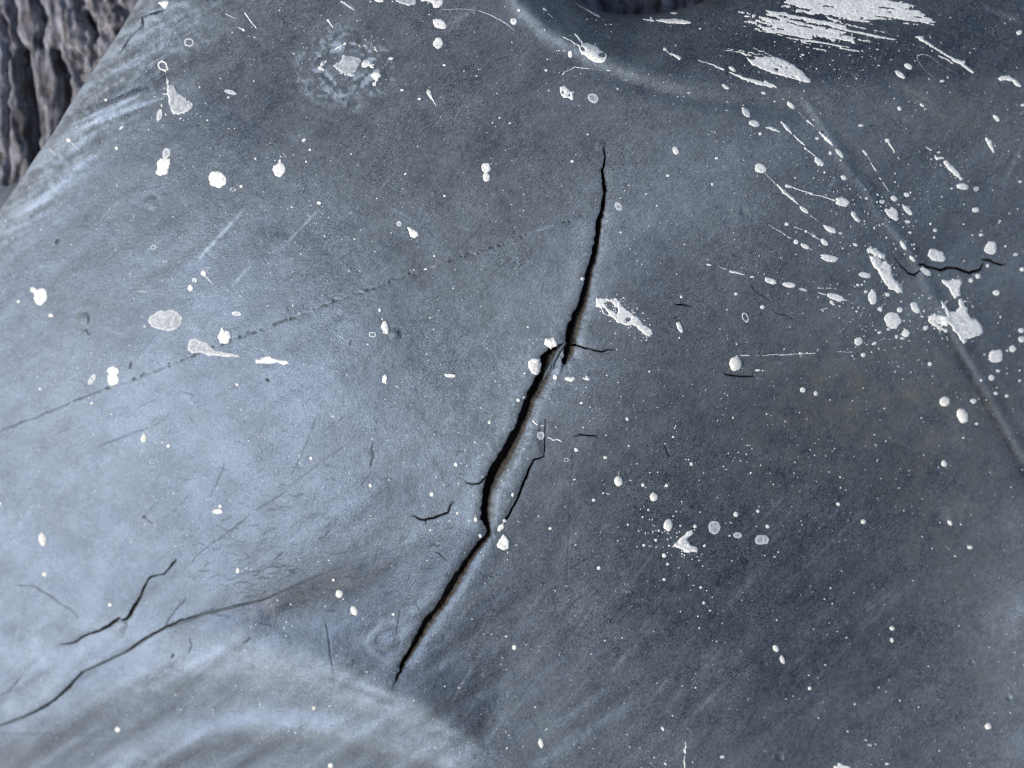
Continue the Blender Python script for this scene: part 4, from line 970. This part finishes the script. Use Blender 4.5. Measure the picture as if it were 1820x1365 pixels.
poly_blob('paint_streak', [], M_WHITE, caps=CP('D', (1062, 264, 1105, 262, 14, 20), (1090, 272, 1175, 325, 20, 18), (1175, 325, 1290, 395, 13, 14), (1290, 395, 1350, 430, 14, 22), (1350, 430, 1390, 440, 26, 32), (1380, 445, 1462, 508, 26, 18)), a=0.8, cell=1.1, label='thin straight white paint streak near the top right corner')
poly_blob('paint_streak', [], M_WHITE, caps=CP('D', (1222, 390, 1270, 412, 10, 9), (1270, 412, 1320, 445, 7, 10)), a=0.6, cell=1.0)
poly_blob('paint_streak', [], M_THIN, caps=CP('D', (1070, 420, 1072, 392, 4, 6), (1072, 392, 1098, 380, 7, 7), (1098, 380, 1150, 390, 6, 4), (1150, 390, 1230, 450, 3, 3), (1230, 450, 1340, 520, 3, 3), (1070, 420, 1110, 480, 3, 3), (1110, 480, 1200, 560, 3, 3)), a=0.4, cell=0.9, thick=.6)
poly_blob('paint_splash', PT('D', 1632, 548, 1660, 532, 1710, 528, 1750, 550, 1790, 585, 1808, 605, 1790, 616, 1760, 600, 1735, 572, 1700, 562, 1655, 572), M_WHITE, a=0.8, label='bent white paint splash at the right end of the fold')
for c in ((0, 575, 78, 612, 24, 14), (10, 895, 50, 900, 12, 22), (50, 905, 98, 928, 26, 12)):
    poly_blob('paint_splash', [], M_WHITE, caps=CP('D', c), a=0.8, cell=1.1)
poly_blob('paint_streak', [], M_WHITE, caps=CP('D', (115, 858, 150, 895, 16, 26), (150, 895, 184, 938, 26, 8), (200, 950, 260, 1005, 9, 14), (255, 1000, 280, 1020, 18, 8), (280, 1040, 355, 1100, 12, 6)), a=0.6, cell=1.0)
poly_blob('paint_splash', PT('D', 345, 1108, 375, 1105, 400, 1125, 416, 1150, 400, 1172, 375, 1168, 350, 1140), M_WHITE, a=1.0)
poly_blob('paint_streak', [], M_WHITE, caps=CP('D', (212, 765, 290, 845, 3, 4), (300, 850, 345, 888, 16, 6), (345, 888, 376, 915, 3, 3), (382, 928, 430, 975, 10, 26), (430, 975, 475, 1018, 28, 16)), a=0.5, cell=1.0)
poly_blob('paint_streak', [], M_WHITE, caps=CP('D', (690, 1060, 710, 1085, 16, 18), (712, 1085, 745, 1145, 5, 3), (745, 1145, 775, 1195, 7, 12), (775, 1195, 800, 1230, 5, 3), (805, 1250, 815, 1260, 10, 9), (825, 1280, 868, 1345, 5, 5)), a=0.4, cell=0.95, thick=0.8, label='dotted thin paint line running down to the right')
poly_blob('paint_streak', [], M_WHITE, caps=CP('D', (872, 1005, 908, 1065, 14, 7), (930, 1105, 945, 1120, 7, 5)), a=0.5, cell=1.0)
poly_blob('paint_streak', [], M_WHITE, caps=CP('D', (1130, 1035, 1165, 1055, 8, 10), (1190, 1095, 1215, 1118, 6, 22), (1215, 1118, 1250, 1110, 24, 16), (1265, 1140, 1310, 1185, 32, 40), (1310, 1185, 1385, 1262, 40, 16)), a=1.1, cell=1.1, label='short thick paint streak above two round spots')
poly_blob('paint_splash', [], M_WHITE, caps=CP('D', (1555, 975, 1578, 1000, 18, 34), (1578, 1000, 1605, 1070, 34, 14)), a=0.9, cell=1.1)
poly_blob('paint_streak', [], M_WHITE, caps=CP('D', (150, 1308, 180, 1312, 26, 16), (180, 1312, 240, 1335, 12, 10), (240, 1335, 330, 1362, 8, 10)) + CP('H', (330, 22, 400, 35, 5, 8), (400, 35, 490, 65, 6, 10)), a=0.6, cell=1.0)
poly_blob('paint_streak', [], M_WHITE, caps=CP('D', (-8, 1175, 0, 1200, 16, 16), (0, 1215, 75, 1298, 4, 6), (85, 1300, 135, 1350, 12, 26)) + CP('H', (130, 5, 190, 50, 24, 20), (190, 50, 240, 95, 22, 5), (320, 170, 375, 215, 6, 4)), a=0.6, cell=1.0)
# tile E
poly_blob('worn_paint_splash', PT('E', 1038, 912, 1060, 870, 1110, 840, 1160, 838, 1200, 830, 1245, 845, 1280, 885, 1278, 935, 1245, 965, 1180, 985, 1130, 972, 1075, 955, 1040, 930), M_THIN, a=1.3, thick=0.8, label='large pale grey worn oval of paint')
poly_blob('worn_paint_splash', PT('E', 1315, 1095, 1335, 1050, 1375, 1030, 1405, 1050, 1455, 1058, 1475, 1090, 1505, 1118, 1560, 1130, 1680, 1150, 1682, 1170, 1620, 1168, 1540, 1158, 1470, 1155, 1410, 1135, 1350, 1140, 1322, 1120), M_THIN, a=1.1, thick=1.1, eat=.15, label='worn white paint splash with a long tail to the right')
poly_blob('paint_splash', PT('E', 1560, 958, 1580, 978, 1612, 985, 1630, 1020, 1612, 1060, 1580, 1078, 1545, 1065, 1530, 1030, 1538, 990), M_WHITE, a=0.9, eat=.2)
poly_blob('paint_streak', [], M_WHITE, caps=CP('E', (1440, 590, 1500, 658, 11, 5)), a=0.3, cell=1.0, thick=.8)
poly_blob('paint_streak', [], M_THIN, caps=CP('E', (965, 703, 1035, 708, 6, 6)), a=0.3, cell=1.0, thick=.6)
# tile F
poly_blob('paint_splash', PT('F', 0, 1190, 40, 1170, 80, 1160, 130, 1175, 165, 1185, 200, 1195, 240, 1200, 240, 1212, 190, 1218, 150, 1205, 90, 1215, 40, 1210, 5, 1202), M_WHITE, a=1.1, label='narrow level white paint splash')
poly_blob('paint_splash', PT('F', 1062, 250, 1085, 248, 1110, 268, 1142, 285, 1146, 310, 1115, 332, 1085, 320, 1075, 285), M_WHITE, a=0.6)
poly_blob('paint_splash', PT('F', 895, 915, 915, 910, 932, 940, 940, 975, 930, 1008, 912, 1002, 888, 975, 878, 950), M_WHITE, a=0.6, thick=3.0)
# tile G
poly_blob('paint_splash', PT('G', 588, 742, 630, 752, 665, 745, 690, 760, 735, 752, 762, 775, 765, 800, 830, 850, 880, 880, 920, 930, 985, 965, 995, 1000, 965, 1022, 925, 1005, 880, 960, 850, 940, 800, 945, 745, 925, 710, 885, 670, 880, 640, 855, 622, 820, 590, 812, 590, 780), M_WHITE,
          holes=HO('G', (692, 805, 46, 20, 40), (660, 848, 26, 10, 55), (735, 835, 10, 24, 0), (815, 905, 26, 13, -30), (850, 850, 20, 5, 30), (650, 830, 18, 9, 60)), a=1.2, cell=1.2, thick=1.6, label='long torn white paint splash right of the split')
poly_blob('paint_splash', PT('G', 232, 1035, 290, 1028, 318, 1055, 320, 1090, 285, 1100, 275, 1115, 255, 1095, 226, 1075), M_WHITE, a=0.8, thick=2.2, label='paint spot on the upper left lip of the split junction')
poly_blob('paint_splash', PT('G', 118, 1190, 145, 1172, 200, 1175, 206, 1210, 198, 1270, 180, 1292, 140, 1282, 112, 1240), M_WHITE, a=0.7, thick=2.6, label='round paint spot cut off by the edge of the split')
poly_blob('paint_splash', PT('G', 372, 1310, 400, 1302, 442, 1306, 442, 1328, 415, 1342, 378, 1330), M_WHITE, a=0.8)
poly_blob('paint_splash', PT('G', 490, 1315, 518, 1305, 528, 1286, 545, 1310, 552, 1335, 515, 1328), M_WHITE, a=0.8)
poly_blob('paint_streak', [], M_WHITE, caps=CP('G', (1535, 562, 1605, 578, 16, 12), (1612, 583, 1635, 588, 9, 8), (1440, 525, 1510, 548, 2.5, 6)), a=0.5, cell=0.95, thick=.8)
poly_blob('paint_streak', [], M_WHITE, caps=CP('G', (1605, 1152, 1670, 1156, 6, 8), (1690, 1154, 1740, 1153, 3, 5), (1760, 1155, 1815, 1152, 5, 4)) + CP('H', (20, 1150, 90, 1148, 6, 6), (100, 1150, 190, 1148, 6, 8), (190, 1145, 350, 1138, 5, 6)), a=0.5, cell=0.95, thick=.8, label='dotted level paint line beside the round bead')
for c in ((370, 680, 410, 682, 6, 6), (425, 680, 470, 684, 6, 5), (480, 685, 500, 686, 6, 6), (375, 712, 425, 728, 8, 10), (388, 836, 440, 820, 6, 6), (510, 1126, 540, 1126, 6, 5), (555, 1130, 610, 1131, 4, 5), (800, 1055, 838, 1030, 4, 5)):
    poly_blob('paint_streak', [], M_WHITE, caps=CP('H', c), a=0.6, cell=0.95, thick=.8)
for c in ((20, 232, 70, 265, 4, 5), (80, 268, 118, 290, 6, 6), (125, 295, 145, 308, 7, 7), (160, 320, 182, 330, 8, 7), (205, 250, 260, 270, 9, 5), (300, 288, 335, 308, 5, 7), (355, 325, 385, 338, 7, 6)):
    poly_blob('paint_streak', [], M_WHITE, caps=CP('H', c), a=0.4, cell=0.95, thick=.8)
# tile H
poly_blob('paint_splash', PT('H', 712, 405, 740, 388, 790, 402, 820, 430, 855, 445, 840, 468, 870, 505, 890, 540, 892, 580, 920, 625, 950, 650, 970, 690, 960, 715, 920, 710, 900, 690, 870, 690, 845, 650, 815, 610, 790, 560, 750, 510, 735, 465, 720, 430), M_WHITE,
          holes=HO('H', (742, 440, 16, 7, 20), (820, 475, 24, 6, 15), (828, 486, 8, 12, 0)), a=1.2, cell=1.2, thick=3.2, eat=.25, label='thick tongue shaped paint splash left of the raised rib')
poly_blob('paint_splash', PT('H', 605, 140, 632, 142, 642, 168, 675, 205, 662, 220, 630, 205, 605, 165), M_WHITE, a=0.5, thick=2.2)
poly_blob('paint_splash', PT('H', 1240, 622, 1290, 630, 1320, 615, 1378, 618, 1385, 640, 1370, 690, 1372, 735, 1330, 752, 1310, 720, 1285, 680, 1255, 650), M_WHITE, a=1.0, thick=2.0, label='small wedge of paint above the large blot')
poly_blob('paint_splash', PT('H', 1235, 775, 1270, 782, 1280, 820, 1300, 850, 1345, 838, 1365, 810, 1358, 760, 1385, 750, 1400, 770, 1395, 800, 1430, 820, 1425, 860, 1450, 890, 1500, 908, 1530, 950, 1538, 1000, 1480, 1025, 1415, 1035, 1418, 1075, 1390, 1072, 1365, 1030, 1320, 965,
          1300, 930, 1270, 955, 1285, 985, 1240, 980, 1195, 955, 1150, 920, 1145, 895, 1190, 860, 1215, 870, 1280, 872, 1250, 820), M_WHITE,
          holes=HO('H', (1255, 955, 16, 8, 30), (1225, 935, 9, 5, 0)), caps=CP('H', (1400, 770, 1440, 780, 10, 6), (1440, 780, 1468, 830, 6, 5)), a=1.5, cell=1.3, thick=2.2, eat=.12, label='large white paint blot lying across the raised rib')
# tile J, K
poly_blob('paint_splash', PT('J', 1690, 1140, 1715, 1100, 1738, 1062, 1765, 1080, 1785, 1125, 1780, 1165, 1745, 1178, 1700, 1162), M_WHITE, a=0.7, thick=3.0, label='angular paint blob where the side crack meets the split')
poly_blob('paint_splash', PT('J', 1690, 1040, 1715, 1000, 1745, 985, 1750, 1000, 1735, 1035, 1710, 1046), M_WHITE, a=1.2, thick=1.6, eat=.4)
poly_blob('paint_splash', PT('K', 1138, 1135, 1170, 1115, 1185, 1085, 1220, 1065, 1240, 1038, 1275, 1035, 1278, 1058, 1250, 1085, 1232, 1105, 1255, 1135, 1290, 1150, 1315, 1165, 1305, 1192, 1255, 1190, 1215, 1195, 1180, 1170, 1140, 1148), M_WHITE, a=1.0, thick=3.4, eat=.15, cell=1.2, label='wrinkled boomerang shaped paint splash')
poly_blob('paint_streak', [], M_WHITE, caps=CP('K', (148, 270, 180, 295, 14, 10), (195, 300, 225, 306, 4, 8)), a=0.6, cell=1.0)
poly_blob('paint_streak', [], M_WHITE, caps=CP('K', (256, 386, 290, 402, 8, 12), (290, 402, 330, 404, 10, 11), (330, 404, 356, 418, 9, 4)), a=0.8, cell=1.0)
poly_blob('paint_streak', [], M_WHITE, caps=CP('K', (748, 625, 750, 660, 3.5, 5)), a=0.3, cell=0.9, thick=.7)
# bottom
poly_blob('paint_streak', [], M_WHITE, caps=CP('O', (1218, 1180, 1222, 1200, 6, 9), (1224, 1212, 1220, 1225, 12, 10), (1214, 1238, 1218, 1260, 18, 14), (1218, 1275, 1212, 1310, 5, 7), (1212, 1312, 1216, 1330, 13, 11), (1216, 1335, 1214, 1375, 12, 9)), a=0.5, cell=1.0, label='dotted upright paint line at the bottom edge')
poly_blob('paint_splash', PT('P', 480, 1350, 510, 1345, 520, 1325, 560, 1342, 600, 1358, 625, 1385, 500, 1385), M_WHITE, a=0.8, thick=2.5, label='paint splash cut by the bottom edge')

# --- pin-prick specks nobody could count
def specks(n):
    r_ = random.Random(21); rows = list(tiny)
    while len(rows) < n + len(tiny):
        u, v = r_.uniform(-40, 1860), r_.uniform(-40, 1405)
        if surf_F(u, v) < 3: continue
        if float(noise(u, v, 90, 180) + 0.6 * noise(u, v, 28, 181)) < r_.uniform(-1.1, 0.5): continue
        p = 0.5
        p += 0.5 * math.exp(-((u - 1550) / 330) ** 2 - ((v - 430) / 300) ** 2) + 0.35 * math.exp(-((u - 1150) / 250) ** 2 - ((v - 900) / 200) ** 2) - 0.25 * (v > 1000)
        if r_.random() > p: continue
        s_ = r_.choice((.55, .6, .65, .7, .8, .9, 1.1, 1.3)) * r_.uniform(.8, 1.15)
        rows.append((u, v, s_ * r_.uniform(1, 1.6), s_, r_.uniform(0, 60)))
    for (a, b, c, d, w, m_) in ((1075, 545, 1155, 600, 17, 60), (1090, 528, 1140, 560, 12, 30), (1195, 955, 1235, 985, 16, 25), (1180, 930, 1160, 965, 25, 22), (1655, 560, 1700, 590, 26, 30), (1560, 460, 1600, 520, 22, 25), (280, 165, 335, 200, 14, 22), (1640, 280, 1710, 320, 12, 22), (1390, 100, 1650, 70, 40, 50), (570, 370, 600, 400, 1, 0), (1480, 340, 1620, 420, 50, 60), (1490, 520, 1640, 610, 60, 70)):
        for _ in range(m_):
            t = r_.random(); s_ = r_.uniform(.6, 1.5)
            rows.append((a + (c - a) * t + r_.gauss(0, w * .6), b + (d - b) * t + r_.gauss(0, w * .6), s_ * r_.uniform(1, 1.8), s_, r_.uniform(0, 60)))
    rows = [r0 for r0 in rows if surf_F(r0[0], r0[1]) > 2]
    co = []; pl = []
    for (u, v, rx, ry, dg) in rows:
        a = math.radians(dg); b_ = len(co)
        z0 = float(surf(u, v))
        co.append(world_xyz(u, v, z0 + ry * 0.5))
        for k_ in range(7):
            th = k_ * 2 * math.pi / 7; rj = r_.uniform(.85, 1.15)
            x, y = rx * math.cos(th) * rj, ry * math.sin(th) * rj
            uu, vv = u + x * math.cos(a) - y * math.sin(a), v + x * math.sin(a) + y * math.cos(a)
            co.append(world_xyz(uu, vv, z0 - 0.1))
        for k_ in range(7): pl.append((b_, b_ + 1 + (k_ + 1) % 7, b_ + 1 + k_))
    m = mesh_from('paint_specks', np.array(co), None, pl, {'edge': np.full(len(co), 1.0)})
    o = link('paint_specks', m, M_WHITE, sheet); o['kind'] = 'stuff'
def surf_F(u, v):
    i = min(max(int(np.searchsorted(us, u)), 0), len(us) - 1); j = min(max(int(np.searchsorted(vs, v)), 0), len(vs) - 1)
    return F[j, i]
specks(2300)

# ------------------------------------------------------------------ lower layer of rubber showing past the edge, left
gu = np.arange(-560, 70, 6.0); gv = np.arange(300, 700, 6.0)
gU, gV = np.meshgrid(gu, gv)
f = np.minimum(gV - (335 - gU * 0.33 - 0.0006 * gU ** 2), 60 + poly_dist(gU, gV, LEFT_EDGE)[0] * np.sign(poly_sdf(gU, gV, BODY)) * -1)
gz = surf(gU, gV) - 30 - roll(gV - (335 - gU * 0.33), 40, .9)
(a1, a2, a3, a4), q2, p2, c2 = clip_grid(gu, gv, f, [gz])
m = mesh_from('under_layer', world_xyz(a1, a2, a4), q2, p2, {'bloom_and_light': np.full(len(a1), .42), 'stain': np.full(len(a1), .1), 'dirt': np.zeros(len(a1))})
link('under_layer', m, M_RUB, sheet)['label'] = 'lower layer of rubber showing past the left edge'

# ------------------------------------------------------------------ weathered log below
wu = axis(-1500, 3300, -60, 330, 3.0, 1.15, 60); wv = axis(-1300, 2600, -60, 400, 3.5, 1.15, 60)
WU, WV = np.meshgrid(wu, wv)
wp = WU + 16 * noise(WU, WV, 90, 130) + 7 * noise(WU, WV, 34, 131)
ridge = 1 - np.abs(noise(wp, WV, 21, 132, 130)); ridge2 = 1 - np.abs(noise(wp + 7, WV, 11, 133, 90))
WZ = -470 - 0.55 * sp(WV - 330, 40) + 9 * (ridge - 0.5) + 6 * (ridge2 - 0.5) + 16 * fbm(WU, WV, 70, 134, 4) + 9 * fbm(WU, WV, 20, 135, 3, 40)
crumb = sstep(90, 150, WU + 0.2 * WV) * sstep(220, 110, WV)
WZ += crumb * (22 * fbm(WU, WV, 34, 136, 4) + 8 * noise(WU, WV, 12, 137))
def gap(pts, w, h):
    global WZ
    d, t, _ = poly_dist(WU + 4 * noise(WU, WV, 14, 138), WV, pts)
    WZ = WZ - h * np.exp(-(d / w) ** 2)
gap([(40, 90), (44, 150), (55, 210), (66, 330), (70, 420)], 9, 75); gap([(98, 90), (108, 130), (112, 200), (100, 260)], 6, 45); gap([(60, -20), (78, 40), (70, 80)], 5, 30)
gap([(150, 20), (168, 60), (160, 110)], 6, 35); gap([(8, 30), (14, 120), (10, 330)], 4, 22); gap([(115, 130), (118, 230)], 5, 30); gap([(20, -20), (30, 60), (42, 90)], 4, 24)
wf = np.full_like(WU, 1.0)
kk = np.arange(WU.size).reshape(WU.shape)
wq = np.stack([kk[:-1, :-1], kk[1:, :-1], kk[1:, 1:], kk[:-1, 1:]], -1).reshape(-1, 4)
kf = (H + 470) / H
wco = np.stack([(WU - CU) * kf * S, (CV - WV) * kf * S, WZ * S], -1).reshape(-1, 3)
# sides of the log down to the ground
rim = np.concatenate([kk[0, :], kk[1:, -1], kk[-1, -2::-1], kk[-2:0:-1, 0]])
low = wco[rim].copy(); low[:, 2] = np.minimum(low[:, 2] - 100 * S, -1505 * S); low[:, :2] *= 1.02
nb = len(wco); m_ = len(rim)
sq = [(int(rim[i]), int(rim[(i + 1) % m_]), nb + (i + 1) % m_, nb + i) for i in range(m_)]
m = mesh_from('weathered_wood', np.concatenate([wco, low]), np.concatenate([wq, np.array(sq)]))
wood = link('weathered_wood', m, M_WOOD)
wood['label'] = 'rough grey weathered wood with dark splits, under the edge of the rubber'
wood['category'] = 'wood'

# ------------------------------------------------------------------ ground
gn = 120
g1 = np.linspace(-3, 3, gn)
GX, GY = np.meshgrid(g1, g1)
gz = -2600 * S + 0.006 * fbm(GX * 100, GY * 100, 30, 140, 4) - 0.008
kk = np.arange(gn * gn).reshape(gn, gn)
gq = np.stack([kk[:-1, :-1], kk[:-1, 1:], kk[1:, 1:], kk[1:, :-1]], -1).reshape(-1, 4)
g = link('ground', mesh_from('ground', np.stack([GX, GY, gz], -1).reshape(-1, 3), gq), M_GND)
g['kind'] = 'structure'
